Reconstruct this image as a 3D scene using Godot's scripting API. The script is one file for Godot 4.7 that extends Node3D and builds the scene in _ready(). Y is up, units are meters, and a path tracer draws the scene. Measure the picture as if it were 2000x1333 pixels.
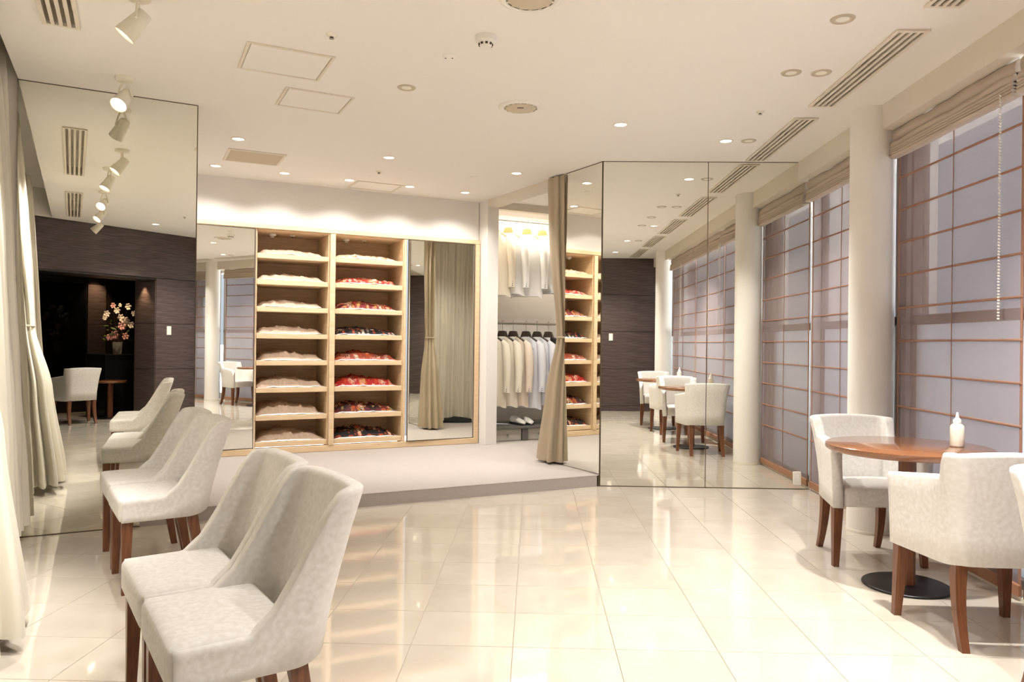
extends Node3D
# A kimono salon: mirrored walls, a raised carpeted fitting alcove turned 28 degrees to the window wall.
# x runs along the far mirror, z towards the viewer, metres. The alcove has its own axes: u along its back wall, w into it.

const TH := 0.4924384
const K := Vector3(0.562, 0.0, -6.325)        # the corner where the alcove meets the right mirror
const CEIL := 2.7
const LIGHT := 0.52                          # all lamps together
const PH := 0.095                              # height of the carpeted platform
const E_LEFT := 0.0297                         # the left mirror is 1.7 degrees out of line with the alcove
const E_SIDE := 0.056                          # the alcove's side wall, 3.2 degrees
const E_RIGHT := 0.0044
var M := {}
var taken := {}
var au := Vector3(cos(TH), 0, -sin(TH))
var aw := Vector3(-sin(TH), 0, -cos(TH))
var rng := RandomNumberGenerator.new()


# ------------------------------------------------------------------ shapes
class Sh:
	var st := SurfaceTool.new()
	var n := 0
	func _init() -> void:
		st.begin(Mesh.PRIMITIVE_TRIANGLES)
		st.set_smooth_group(-1)
	func smooth(g: int) -> Sh:
		st.set_smooth_group(g)
		return self
	func flat() -> Sh:
		st.set_smooth_group(-1)
		return self
	func tri(a: Vector3, b: Vector3, c: Vector3) -> void:      # anticlockwise from outside
		if (b - a).cross(c - a).length_squared() < 1e-16:
			return
		st.add_vertex(a)
		st.add_vertex(c)
		st.add_vertex(b)
		n += 1
	func quad(a: Vector3, b: Vector3, c: Vector3, d: Vector3) -> void:
		tri(a, b, c)
		tri(a, c, d)
	func out_tri(a: Vector3, b: Vector3, c: Vector3, mid: Vector3) -> void:
		if (b - a).cross(c - a).dot((a + b + c) / 3.0 - mid) < 0:
			tri(a, c, b)
		else:
			tri(a, b, c)
	func out_quad(a: Vector3, b: Vector3, c: Vector3, d: Vector3, mid: Vector3) -> void:
		if (b - a).cross(c - a).dot((a + b + c + d) / 4.0 - mid) < 0:
			quad(a, d, c, b)
		else:
			quad(a, b, c, d)
	func box(mid: Vector3, size: Vector3, t := Transform3D()) -> Sh:
		var h := size / 2
		for ax in 3:
			var b := (ax + 1) % 3
			var c := (ax + 2) % 3
			for s: float in [-1.0, 1.0]:
				var q := []
				for k in [[-1, -1], [1, -1], [1, 1], [-1, 1]]:
					var v := Vector3.ZERO
					v[ax] = s * h[ax]
					v[b] = k[0] * h[b]
					v[c] = k[1] * h[c]
					q.append(t * (mid + v))
				out_quad(q[0], q[1], q[2], q[3], t * mid)
		return self
	func cbox(mid: Vector3, size: Vector3, bev := 0.004, t := Transform3D()) -> Sh:   # a box with chamfered edges
		var h := size / 2
		var b := minf(bev, minf(h.x, minf(h.y, h.z)) * 0.9)
		var m := t * mid
		var p := func(sx: float, sy: float, sz: float, ax: int) -> Vector3:
			var v := Vector3(sx * (h.x - b), sy * (h.y - b), sz * (h.z - b))
			v[ax] = [sx, sy, sz][ax] * h[ax]
			return t * (mid + v)
		var sg := [-1.0, 1.0]
		for s: float in sg:
			out_quad(p.call(s, -1.0, -1.0, 0), p.call(s, 1.0, -1.0, 0), p.call(s, 1.0, 1.0, 0), p.call(s, -1.0, 1.0, 0), m)
			out_quad(p.call(-1.0, s, -1.0, 1), p.call(1.0, s, -1.0, 1), p.call(1.0, s, 1.0, 1), p.call(-1.0, s, 1.0, 1), m)
			out_quad(p.call(-1.0, -1.0, s, 2), p.call(1.0, -1.0, s, 2), p.call(1.0, 1.0, s, 2), p.call(-1.0, 1.0, s, 2), m)
			for r: float in sg:
				out_quad(p.call(s, r, -1.0, 0), p.call(s, r, 1.0, 0), p.call(s, r, 1.0, 1), p.call(s, r, -1.0, 1), m)
				out_quad(p.call(s, -1.0, r, 0), p.call(s, 1.0, r, 0), p.call(s, 1.0, r, 2), p.call(s, -1.0, r, 2), m)
				out_quad(p.call(-1.0, s, r, 1), p.call(1.0, s, r, 1), p.call(1.0, s, r, 2), p.call(-1.0, s, r, 2), m)
				for q: float in sg:
					out_tri(p.call(s, r, q, 0), p.call(s, r, q, 1), p.call(s, r, q, 2), m)
		return self
	func grid(rows: Array, closed := false, flip := false) -> Sh:
		for i in rows.size() - 1:
			var a: PackedVector3Array = rows[i]
			var b: PackedVector3Array = rows[i + 1]
			var m := a.size()
			for j in (m if closed else m - 1):
				var k := (j + 1) % m
				if flip:
					quad(a[j], b[j], b[k], a[k])
				else:
					quad(a[j], a[k], b[k], b[j])
		return self
	func fan(ring: PackedVector3Array, flip := false) -> Sh:
		var c := Vector3.ZERO
		for v in ring:
			c += v
		c /= ring.size()
		for j in ring.size():
			var k := (j + 1) % ring.size()
			if flip:
				tri(c, ring[k], ring[j])
			else:
				tri(c, ring[j], ring[k])
		return self
	func lathe(prof: Array, seg := 24, t := Transform3D()) -> Sh:    # prof: Vector2(radius, y) upwards on the outside
		var rows := []
		for q: Vector2 in prof:
			var r := PackedVector3Array()
			for j in seg:
				var a := TAU * j / seg
				r.append(t * Vector3(q.x * cos(a), q.y, -q.x * sin(a)))
			rows.append(r)
		return grid(rows, true)
	func tube(pts: Array, rad, seg := 8) -> Sh:
		var rows := []
		var up := Vector3(0.31, 0.93, 0.2).normalized()
		for i in pts.size():
			var d: Vector3 = (pts[mini(i + 1, pts.size() - 1)] - pts[maxi(i - 1, 0)]).normalized()
			var x := d.cross(up)
			if x.length() < 0.05:
				x = d.cross(Vector3(1, 0, 0.2))
			x = x.normalized()
			var y := d.cross(x).normalized()
			var q: float = rad[i] if rad is Array else rad
			var r := PackedVector3Array()
			for j in seg:
				var a := TAU * j / seg
				r.append(pts[i] + (x * cos(a) + y * sin(a)) * q)
			rows.append(r)
		grid(rows, true)
		flat()
		fan(rows[0], true)
		fan(rows[-1])
		return self
	func prism(poly: PackedVector2Array, z0: float, z1: float, t := Transform3D()) -> Sh:   # polygon in x, y pushed along z
		if Geometry2D.is_polygon_clockwise(poly):
			poly = poly.duplicate()
			poly.reverse()
		var ix := Geometry2D.triangulate_polygon(poly)
		for i in range(0, ix.size(), 3):
			var a := poly[ix[i]]
			var b := poly[ix[i + 1]]
			var c := poly[ix[i + 2]]
			if (b - a).cross(c - a) < 0:
				var s := b
				b = c
				c = s
			tri(t * Vector3(a.x, a.y, z1), t * Vector3(b.x, b.y, z1), t * Vector3(c.x, c.y, z1))
			tri(t * Vector3(a.x, a.y, z0), t * Vector3(c.x, c.y, z0), t * Vector3(b.x, b.y, z0))
		for i in poly.size():
			var a := poly[i]
			var b := poly[(i + 1) % poly.size()]
			quad(t * Vector3(a.x, a.y, z0), t * Vector3(b.x, b.y, z0), t * Vector3(b.x, b.y, z1), t * Vector3(a.x, a.y, z1))
		return self
	func ball(c: Vector3, r: Vector3, t := Transform3D(), seg := 10, lat := 6) -> Sh:
		var rows := []
		for i in lat + 1:
			var b := PI * (float(i) / lat - 0.5)
			var q := PackedVector3Array()
			for j in seg:
				var a := TAU * j / seg
				q.append(t * (c + Vector3(r.x * cos(b) * cos(a), r.y * sin(b), -r.z * cos(b) * sin(a))))
			rows.append(q)
		return grid(rows, true)
	func mesh(mat: Material) -> ArrayMesh:
		st.generate_normals()
		st.set_material(mat)
		return st.commit()


func numbered(called: String, parent: Node) -> String:
	var key := "%d/%s" % [parent.get_instance_id(), called]
	var k: int = taken.get(key, 0)
	taken[key] = k + 1
	return called if k == 0 else "%s_%03d" % [called, k]


func put(called: String, m: Mesh, parent: Node = self, t := Transform3D()) -> MeshInstance3D:
	var o := MeshInstance3D.new()
	o.mesh = m
	o.name = numbered(called, parent)
	o.transform = t
	parent.add_child(o, true)
	return o


func obj(called: String, s: Sh, mat: Material, parent: Node = self, t := Transform3D()) -> MeshInstance3D:
	return put(called, s.mesh(mat), parent, t)


func tag(o: Node, label: String, category: String, group := "") -> Node:
	o.set_meta("label", label)
	o.set_meta("category", category)
	if group:
		o.set_meta("group", group)
	return o


func thing(called: String, label: String, category: String, at := Vector3.ZERO, turn := 0.0, group := "") -> Node3D:
	var o := Node3D.new()
	o.name = numbered(called, self)
	add_child(o, true)
	o.position = at
	o.rotation.y = turn
	tag(o, label, category, group)
	return o


func dup(src: Node3D, label: String, at: Vector3, turn: float, group := "") -> Node3D:
	var o: Node3D = src.duplicate()
	o.name = numbered(str(src.name).trim_suffix("_001"), self)
	add_child(o, true)
	o.position = at
	o.rotation.y = turn
	tag(o, label, src.get_meta("category"), group if group else str(src.get_meta("group", "")))
	return o


func struct(called: String, s: Sh, mat: Material, parent: Node = self, t := Transform3D()) -> MeshInstance3D:
	var o := obj(called, s, mat, parent, t)
	if parent == self:
		o.set_meta("kind", "structure")
	return o


func struct_root(called: String, t := Transform3D()) -> Node3D:
	var o := Node3D.new()
	o.name = numbered(called, self)
	o.transform = t
	add_child(o, true)
	o.set_meta("kind", "structure")
	return o


func A(u: float, w: float, y := 0.0) -> Vector3:
	return K + au * u + aw * w + Vector3(0, y, 0)


func alc(u := 0.0, w := 0.0, y := 0.0) -> Transform3D:       # local x = u, local -z = w
	return Transform3D(Basis(Vector3.UP, TH), A(u, w, y))


# ------------------------------------------------------------------ materials
func mat(called: String, col: Color, rough := 0.7, metal := 0.0) -> StandardMaterial3D:
	var m := StandardMaterial3D.new()
	m.resource_name = called
	m.albedo_color = col
	m.roughness = rough
	m.metallic = metal
	M[called] = m
	return m


func noise_tex(freq: float, lo: Color, hi: Color, sd: int, oct := 4, side := 256, kind := FastNoiseLite.TYPE_SIMPLEX_SMOOTH) -> NoiseTexture2D:
	var n := FastNoiseLite.new()
	n.noise_type = kind
	n.seed = sd
	n.frequency = freq
	n.fractal_octaves = oct
	var t := NoiseTexture2D.new()
	t.width = side
	t.height = side
	t.seamless = true
	t.noise = n
	var g := Gradient.new()
	g.set_color(0, lo)
	g.set_color(1, hi)
	t.color_ramp = g
	return t


func tri_tex(m: StandardMaterial3D, t: Texture2D, scale: Vector3, world := false) -> void:
	m.albedo_texture = t
	m.uv1_triplanar = true
	m.uv1_world_triplanar = world
	m.uv1_scale = scale


func bump(m: StandardMaterial3D, t: Texture2D, cm: float) -> void:
	m.heightmap_enabled = true
	m.heightmap_texture = t
	m.heightmap_scale = cm


func print_tex(base: Array, motifs: Array, sd: int, many := 46) -> ImageTexture:      # a printed kimono cloth: flower heads on patches of ground colour
	var r := RandomNumberGenerator.new()
	r.seed = sd
	var side := 160
	var im := Image.create(side, side, false, Image.FORMAT_RGB8)
	im.fill(base[0])
	var disc := func(cx: float, cy: float, rad: float, c: Color) -> void:
		for y in range(int(cy - rad), int(cy + rad) + 1):
			for x in range(int(cx - rad), int(cx + rad) + 1):
				if Vector2(x - cx, y - cy).length() <= rad:
					im.set_pixel(posmod(x, side), posmod(y, side), c)
	for i in 14:
		disc.call(r.randf() * side, r.randf() * side, r.randf_range(10, 24), base[r.randi() % base.size()])
	for i in many:
		var c: Color = motifs[r.randi() % motifs.size()]
		var x := r.randf() * side
		var y := r.randf() * side
		var s := r.randf_range(2.5, 7.0)
		var a0 := r.randf() * TAU
		for k in 5:
			disc.call(x + cos(a0 + TAU * k / 5) * s, y + sin(a0 + TAU * k / 5) * s, s * 0.62, c)
		disc.call(x, y, s * 0.4, motifs[r.randi() % motifs.size()])
	return ImageTexture.create_from_image(im)


func materials() -> void:
	var white := Color.WHITE
	var m := mat("ceiling_paint", Color(0.93, 0.91, 0.88), 0.9)
	m = mat("wall_paint", Color(0.915, 0.895, 0.87), 0.85)
	m = mat("beige_paint", Color(0.86, 0.825, 0.77), 0.85)
	m = mat("grout", Color(0.70, 0.65, 0.585), 0.8)
	for k in 3:
		m = mat("tile%d" % k, [Color(0.805, 0.765, 0.71), Color(0.795, 0.755, 0.70), Color(0.815, 0.775, 0.72)][k], 0.045)
		tri_tex(m, noise_tex(0.011, Color(0.955, 0.945, 0.93), white, 11 + k, 5), Vector3(0.9, 0.9, 0.9), true)
		m.metallic_specular = 0.74
	m = mat("mirror", Color(0.955, 0.955, 0.925), 0.0, 1.0)
	m = mat("mirror_edge", Color(0.36, 0.31, 0.24), 0.35, 0.4)
	m = mat("dark_wood", Color(0.385, 0.33, 0.315), 0.38)
	tri_tex(m, noise_tex(0.03, Color(0.62, 0.58, 0.58), white, 5, 4), Vector3(0.35, 5.5, 0.35), true)
	m = mat("darker_wood", Color(0.20, 0.16, 0.145), 0.35)
	tri_tex(m, noise_tex(0.03, Color(0.6, 0.6, 0.6), white, 6, 4), Vector3(0.35, 5.5, 0.35), true)
	m = mat("maple", Color(0.905, 0.805, 0.66), 0.45)
	tri_tex(m, noise_tex(0.02, Color(0.94, 0.91, 0.87), white, 7, 4), Vector3(0.6, 6.0, 0.6))
	m = mat("maple_inside", Color(0.93, 0.815, 0.67), 0.5)
	tri_tex(m, noise_tex(0.02, Color(0.9, 0.87, 0.84), white, 8, 4), Vector3(0.6, 6.0, 0.6))
	m = mat("walnut", Color(0.50, 0.315, 0.205), 0.34)
	tri_tex(m, noise_tex(0.02, Color(0.72, 0.68, 0.66), white, 9, 4), Vector3(14, 1.2, 14))
	m = mat("walnut_top", Color(0.56, 0.37, 0.235), 0.22)
	tri_tex(m, noise_tex(0.02, Color(0.82, 0.78, 0.76), white, 10, 4), Vector3(1.2, 14, 12))
	m.clearcoat_enabled = true
	m.clearcoat = 0.7
	m.clearcoat_roughness = 0.06
	m = mat("velvet", Color(0.905, 0.895, 0.885), 0.72)
	tri_tex(m, noise_tex(0.055, Color(0.91, 0.895, 0.87), white, 21, 6), Vector3(2.6, 2.6, 2.6))
	bump(m, noise_tex(0.06, Color.BLACK, white, 22, 4), 0.04)
	m.rim_enabled = true
	m.rim = 0.25
	m.rim_tint = 0.5
	m = mat("carpet", Color(0.735, 0.70, 0.675), 0.95)
	tri_tex(m, noise_tex(0.2, Color(0.88, 0.87, 0.86), white, 31, 3), Vector3(2.6, 2.6, 2.6), true)
	bump(m, noise_tex(0.3, Color.BLACK, white, 32, 2), 0.25)
	m = mat("drape", Color(0.83, 0.80, 0.735), 0.42)
	m.rim_enabled = true
	m.rim = 0.3
	m = mat("drape_brown", Color(0.69, 0.63, 0.535), 0.42)
	m.rim_enabled = true
	m.rim = 0.2
	m = mat("blind_cloth", Color(0.58, 0.515, 0.52, 0.50), 0.9)
	m.transparency = BaseMaterial3D.TRANSPARENCY_ALPHA
	m = mat("blind_seam", Color(0.60, 0.44, 0.36), 0.85)
	m = mat("blind_fold", Color(0.73, 0.67, 0.61), 0.85)
	m = mat("cord", Color(0.58, 0.44, 0.38), 0.8)
	m = mat("bead", Color(0.90, 0.88, 0.84), 0.4)
	m = mat("sill_wood", Color(0.60, 0.42, 0.31), 0.5)
	m = mat("frame_grey", Color(0.55, 0.50, 0.47), 0.5)
	m = mat("white_metal", Color(0.91, 0.88, 0.81), 0.4)
	m = mat("steel", Color(0.62, 0.60, 0.56), 0.3, 0.9)
	m = mat("white_plastic", Color(0.93, 0.91, 0.87), 0.35)
	m = mat("pale_bottle", Color(0.93, 0.91, 0.86), 0.3)
	m.subsurf_scatter_enabled = true
	m.subsurf_scatter_strength = 0.3
	m = mat("dark_slot", Color(0.22, 0.19, 0.15), 0.8)
	m = mat("duct", Color(0.84, 0.80, 0.73), 0.8)
	m = mat("blade", Color(0.84, 0.80, 0.73), 0.7)
	m = mat("black_metal", Color(0.065, 0.065, 0.065), 0.38)
	m = mat("black_stone", Color(0.12, 0.12, 0.12), 0.18)
	m = mat("black_glass", Color(0.055, 0.055, 0.05), 0.06)
	m = mat("glass", Color(1, 1, 1, 0.06), 0.02)
	m.transparency = BaseMaterial3D.TRANSPARENCY_ALPHA
	m = mat("frosted", Color(0.86, 0.91, 0.96, 0.88), 0.9)
	m.transparency = BaseMaterial3D.TRANSPARENCY_ALPHA
	m.backlight_enabled = true
	m.backlight = Color(1.0, 1.0, 1.0)
	m = mat("vase_glass", Color(0.9, 0.92, 0.9, 0.12), 0.02)
	m.transparency = BaseMaterial3D.TRANSPARENCY_ALPHA
	m = mat("ceiling_fitting", Color(0.875, 0.835, 0.765), 0.55)
	m = mat("fitting_ring", Color(0.74, 0.69, 0.60), 0.4)
	m = mat("grille_beige", Color(0.79, 0.735, 0.64), 0.7)
	m = mat("pavement", Color(0.80, 0.80, 0.80), 0.9)
	m = mat("paper", Color(0.95, 0.94, 0.92), 0.8)
	m = mat("slate", Color(0.39, 0.375, 0.36), 0.4)
	m = mat("drawer_face", Color(0.72, 0.70, 0.66), 0.5)
	m = mat("hanger_wood", Color(0.56, 0.44, 0.26), 0.4)
	m = mat("hanger_dark", Color(0.24, 0.185, 0.15), 0.35)
	m = mat("jacket_white", Color(0.94, 0.935, 0.92), 0.75)
	m = mat("jacket_cream", Color(0.90, 0.865, 0.79), 0.75)
	m = mat("jacket_beige", Color(0.86, 0.80, 0.73), 0.7)
	m = mat("jacket_grey", Color(0.84, 0.84, 0.855), 0.6)
	m = mat("jacket_black", Color(0.07, 0.065, 0.065), 0.7)
	m = mat("shoe_white", Color(0.93, 0.92, 0.88), 0.35)
	m = mat("sole", Color(0.12, 0.11, 0.10), 0.6)
	m = mat("black_cloth", Color(0.07, 0.068, 0.065), 0.8)
	m = mat("petal_white", Color(0.95, 0.90, 0.85), 0.6)
	m = mat("petal_pink", Color(0.90, 0.68, 0.66), 0.6)
	m = mat("leaf", Color(0.36, 0.42, 0.22), 0.55)
	m = mat("twig", Color(0.28, 0.18, 0.15), 0.7)
	m = mat("cloth_plain", Color(0.80, 0.71, 0.63), 0.7)
	tri_tex(m, noise_tex(0.03, Color(0.88, 0.85, 0.82), white, 41, 4), Vector3(3, 3, 3))
	bump(m, noise_tex(0.02, Color.BLACK, white, 42, 4), 0.5)
	for g in [["lamp_white", Color(1.0, 0.96, 0.90), 6.0], ["lamp_off", Color(0, 0, 0), 0.0]]:
		m = mat(g[0], Color(0.9, 0.87, 0.8), 0.4)
		if g[2] > 0:
			m.emission_enabled = true
			m.emission = g[1]
			m.emission_energy_multiplier = g[2]
	M.lamp_off.albedo_color = Color(0.93, 0.91, 0.86)
	var red := Color(0.68, 0.10, 0.08)
	var deep := Color(0.42, 0.06, 0.08)
	var orange := Color(0.86, 0.38, 0.16)
	var cream := Color(0.93, 0.87, 0.76)
	var pink := Color(0.87, 0.60, 0.52)
	var black := Color(0.08, 0.06, 0.08)
	var gold := Color(0.80, 0.62, 0.30)
	var green := Color(0.32, 0.40, 0.28)
	var sets := [[[cream, Color(0.86, 0.76, 0.62)], [orange, cream, green, gold]], [[red, Color(0.85, 0.62, 0.46), red], [cream, pink, orange]], [[deep, red], [cream, pink, gold]], [[black, black], [cream, orange, black]],
		[[Color(0.62, 0.28, 0.20), deep], [cream, pink, orange, black]], [[red, Color(0.78, 0.18, 0.10)], [orange, cream, gold, black, pink]], [[Color(0.40, 0.16, 0.16), black], [pink, cream, orange, gold]], [[black, orange], [orange, cream, orange, pink, green]]]
	for k in sets.size():
		m = mat("print%d" % k, white, 0.65)
		tri_tex(m, print_tex(sets[k][0], sets[k][1], 100 + k), Vector3(3.2, 3.2, 3.2))
		bump(m, noise_tex(0.02, Color.BLACK, white, 142, 4), 0.4)


# ------------------------------------------------------------------ lamps
func spot_light(parent: Node3D, at: Vector3, aim: Vector3, energy: float, angle: float, size := 0.04, soft := 0.7, col := Color(1.0, 0.988, 0.970)) -> void:
	var l := SpotLight3D.new()
	l.name = numbered("lamp_beam", parent)
	parent.add_child(l, true)
	l.position = at
	var up := Vector3.UP if absf(aim.normalized().y) < 0.95 else Vector3.BACK
	l.basis = Basis.looking_at(aim, up)
	l.light_energy = energy * LIGHT
	l.light_color = col
	l.spot_angle = angle
	l.spot_angle_attenuation = soft
	l.spot_range = 14
	l.spot_attenuation = 2
	l.light_size = size
	l.shadow_enabled = true


func downlight(at: Vector3, label: String, lit: float, angle := 62.0, group := "", aim := Vector3.DOWN) -> void:
	var t := thing("downlight", label, "ceiling light", at, 0.0, group)
	var r := Sh.new().smooth(1)
	r.lathe([Vector2(0.040, -0.001), Vector2(0.042, -0.006), Vector2(0.052, -0.005), Vector2(0.056, 0.0)], 28)
	obj("trim_ring", r, M.white_metal if lit > 0 else M.fitting_ring, t)
	var d := Sh.new()
	d.lathe([Vector2(0.0001, -0.004), Vector2(0.041 if lit > 0 else 0.030, -0.003)], 24)
	if lit <= 0:
		var rf := Sh.new().smooth(1)
		rf.lathe([Vector2(0.029, -0.002), Vector2(0.042, -0.0045)], 28)
		obj("reflector", rf, M.grille_beige, t)
	obj("lens", d, M.lamp_white if lit > 0 else M.lamp_off, t)
	if lit > 0:
		spot_light(t, Vector3(0, -0.02, 0), aim, lit, angle)


func spotlight(at: Vector3, aim: Vector3, label: String, lit: float) -> void:
	var t := thing("ceiling_spotlight", label, "spotlight", at, 0.0)
	var a := aim.normalized()
	var c := Sh.new().smooth(1)
	c.lathe([Vector2(0.0001, -0.022), Vector2(0.045, -0.021), Vector2(0.053, -0.016), Vector2(0.055, 0.0)], 28)
	obj("canopy", c, M.white_metal, t)
	var piv := Vector3(0, -0.115, 0)
	var side := a.cross(Vector3.UP).normalized()
	for s: float in [-1.0, 1.0]:
		var y := Sh.new()
		y.tube([Vector3(0, -0.02, 0) + side * s * 0.012, Vector3(0, -0.06, 0) + side * s * 0.03, piv + side * s * 0.046], 0.006, 8)
		obj("yoke", y, M.white_metal, t)
	var b := Basis(side, a, side.cross(a))
	var body := Sh.new().smooth(1)
	body.lathe([Vector2(0.0001, -0.050), Vector2(0.028, -0.050), Vector2(0.032, -0.045), Vector2(0.048, 0.088), Vector2(0.045, 0.088), Vector2(0.042, 0.066)], 28, Transform3D(b, piv))
	obj("housing", body, M.white_metal, t)
	var l := Sh.new()
	l.lathe([Vector2(0.042, 0.068), Vector2(0.0001, 0.072)], 24, Transform3D(b, piv))
	obj("lens", l, M.lamp_white if lit > 0 else M.lamp_off, t)
	if lit > 0:
		spot_light(t, piv + a * 0.1, a, lit, 38.0, 0.04, 0.8)


# ------------------------------------------------------------------ the room
func room() -> void:
	# floor: a bed of grout with every polished tile on it
	var fl := struct_root("floor")
	obj("grout_bed", Sh.new().box(Vector3(-0.6, -0.063, -2.2), Vector3(8.6, 0.12, 12.6)), M.grout, fl)
	var tw := 0.3965
	var td := 0.3725
	var shapes := []
	for k in 3:
		shapes.append(Sh.new().cbox(Vector3(0, -0.006, 0), Vector3(tw - 0.0030, 0.012, td - 0.0030), 0.0006).mesh(M["tile%d" % k]))
	for i in range(-9, 6):
		for j in range(-7, 21):
			var c := Vector3(-0.067 + tw * (i + 0.5), 0, -4.07 + td * (j + 0.5))
			var rel := c - K
			var u := rel.dot(au)
			var w := rel.dot(aw)
			if w > 0.35 and u < 0.3 or u < -4.75 or c.z < -6.6 or c.z > 3.35:
				continue
			if c.z > 0.9 and (c.x < -0.8 or c.z > 2.6 and c.x < 0.2):
				continue
			put("tile", shapes[rng.randi() % 3], fl, Transform3D(Basis(), c))
	# carpeted platform of the alcove
	var pl := struct_root("platform", alc())
	obj("carpet_top", Sh.new().cbox(Vector3(-0.95, PH - 0.004, -1.55), Vector3(5.1, 0.008, 3.1), 0.003), M.carpet, pl)
	obj("carpet_riser", Sh.new().box(Vector3(-1.725, (PH - 0.008) / 2, -0.8), Vector3(3.40, PH - 0.008, 1.598)), M.carpet, pl)
	# ceiling
	var pts := []
	for v: Vector3 in [A(-4.095, -0.013), Vector3(-0.12, 0, 0.95), Vector3(2.7, 0, 0.95), Vector3(2.7, 0, -9.2), A(1.5, 3.2), A(-3.6, 3.2), A(-3.6, 0.1)]:
		pts.append(Vector2(v.x, -v.z))
	var ce := CSGCombiner3D.new()
	ce.name = "ceiling"
	ce.set_meta("kind", "structure")
	add_child(ce)
	var slab := CSGPolygon3D.new()
	slab.name = "slab"
	slab.polygon = PackedVector2Array(pts)
	slab.mode = CSGPolygon3D.MODE_DEPTH
	slab.depth = 0.2
	slab.transform = Transform3D(Basis(Vector3.RIGHT, -PI / 2), Vector3(0, CEIL + 0.2, 0))
	slab.material = M.ceiling_paint
	ce.add_child(slab)
	for v in vent_places():
		var hole := CSGBox3D.new()
		hole.name = "opening"
		hole.operation = CSGShape3D.OPERATION_SUBTRACTION
		hole.size = Vector3(0.144, 0.30, v[2])
		hole.transform = Transform3D(Basis(Vector3.UP, v[1]), v[0])
		hole.material = M.ceiling_paint
		ce.add_child(hole, true)
	# curtain pocket along the left, its higher ceiling and the wall behind the curtains
	var tl := Transform3D(Basis(Vector3.UP, TH + E_LEFT), A(-3.6, 0.0))        # x along the left mirror, z out of it
	var tp := Transform3D(Basis(Vector3.UP, TH + 0.008), A(-4.095, -0.013))
	struct("ceiling_pocket", Sh.new().box(Vector3(-0.35, 3.15, 3.0), Vector3(0.95, 0.2, 6.6)), M.ceiling_paint, self, tp)
	struct("trim_1", Sh.new().box(Vector3(0.036, 2.88, 3.0), Vector3(0.07, 0.35, 6.1)), M.ceiling_paint, self, tp)
	struct("wall_left", Sh.new().box(Vector3(-0.66, 1.55, 3.2), Vector3(0.1, 3.1, 6.6)), M.beige_paint, self, tp)
	# partition that carries the left mirror
	struct("wall_partition", Sh.new().box(Vector3(-0.335, 1.56, -0.066), Vector3(1.63, 3.12, 0.1)), M.beige_paint, self, tl)
	# alcove
	struct("wall_alcove_left", Sh.new().box(Vector3(-3.35, 1.4, -1.6), Vector3(0.1, 2.8, 3.0)), M.wall_paint, self, alc())
	var bk := struct_root("wall_back", alc())
	obj("upper_wall", Sh.new().box(Vector3(-1.70, 2.495, -2.27), Vector3(3.3, 0.42, 0.1)), M.wall_paint, bk)
	obj("right_pier", Sh.new().box(Vector3(-0.055, 1.35, -2.27), Vector3(0.158, 2.71, 0.1)), M.wall_paint, bk)
	obj("left_pier", Sh.new().box(Vector3(-3.16, 1.2, -2.27), Vector3(0.3, 2.4, 0.1)), M.wall_paint, bk)
	# side wall of the alcove: far pier, header and the mirror's backing; local -z runs along the wall from the corner
	var ts := Transform3D(Basis(Vector3.UP, TH + E_SIDE), A(0, 0))
	var sw := struct_root("wall_side", ts)
	obj("far_pier", Sh.new().box(Vector3(0.066, 1.35, -2.135), Vector3(0.132, 2.71, 0.21)), M.wall_paint, sw)
	obj("header", Sh.new().box(Vector3(0.06, 2.665, -1.3), Vector3(0.12, 0.08, 1.5)), M.beige_paint, sw)
	obj("mirror_backing", Sh.new().box(Vector3(0.066, 1.35, -0.29), Vector3(0.10, 2.71, 0.50)), M.wall_paint, sw)
	# fitting room behind that opening, with the wardrobe niche in its far wall
	var fr := struct_root("wall_fitting", alc())
	obj("far_wall_top", Sh.new().box(Vector3(0.70, 2.668, -2.11), Vector3(1.36, 0.095, 0.10)), M.beige_paint, fr)
	obj("far_wall_right", Sh.new().box(Vector3(1.36, 1.31, -2.11), Vector3(0.3, 2.63, 0.1)), M.beige_paint, fr)
	obj("niche_left", Sh.new().box(Vector3(-0.13, 1.35, -2.57), Vector3(0.05, 2.71, 0.48)), M.wall_paint, fr)
	obj("niche_back", Sh.new().box(Vector3(0.75, 1.35, -2.84), Vector3(1.6, 2.71, 0.06)), M.wall_paint, fr)
	obj("niche_right", Sh.new().box(Vector3(1.28, 1.35, -2.48), Vector3(0.06, 2.71, 0.68)), M.wall_paint, fr)
	obj("niche_top", Sh.new().box(Vector3(0.64, 2.71, -2.5), Vector3(1.3, 0.03, 0.68)), M.wall_paint, fr)
	obj("right_wall", Sh.new().box(Vector3(1.48, 1.35, -0.93), Vector3(0.08, 2.71, 2.74)), M.beige_paint, fr)
	# wall behind the right mirror
	struct("wall_mirror_end", Sh.new().box(Vector3(1.62, 1.36, -6.43), Vector3(2.04, 2.72, 0.18)), M.wall_paint)
	# window wall: soffit, kerb and outer strips
	struct("trim_2", Sh.new().box(Vector3(2.42, 2.6225, -2.7), Vector3(0.5, 0.155, 7.3)), M.beige_paint)
	struct("baseboard_right", Sh.new().box(Vector3(2.36, 0.008, -2.7), Vector3(0.14, 0.017, 7.3)), M.beige_paint)
	struct("wall_right", Sh.new().box(Vector3(2.52, 2.85, -2.7), Vector3(0.2, 0.7, 7.3)), M.wall_paint)
	var ends := [[-6.36, -5.02], [-4.86, -0.28], [-0.14, 0.82]]
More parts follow.
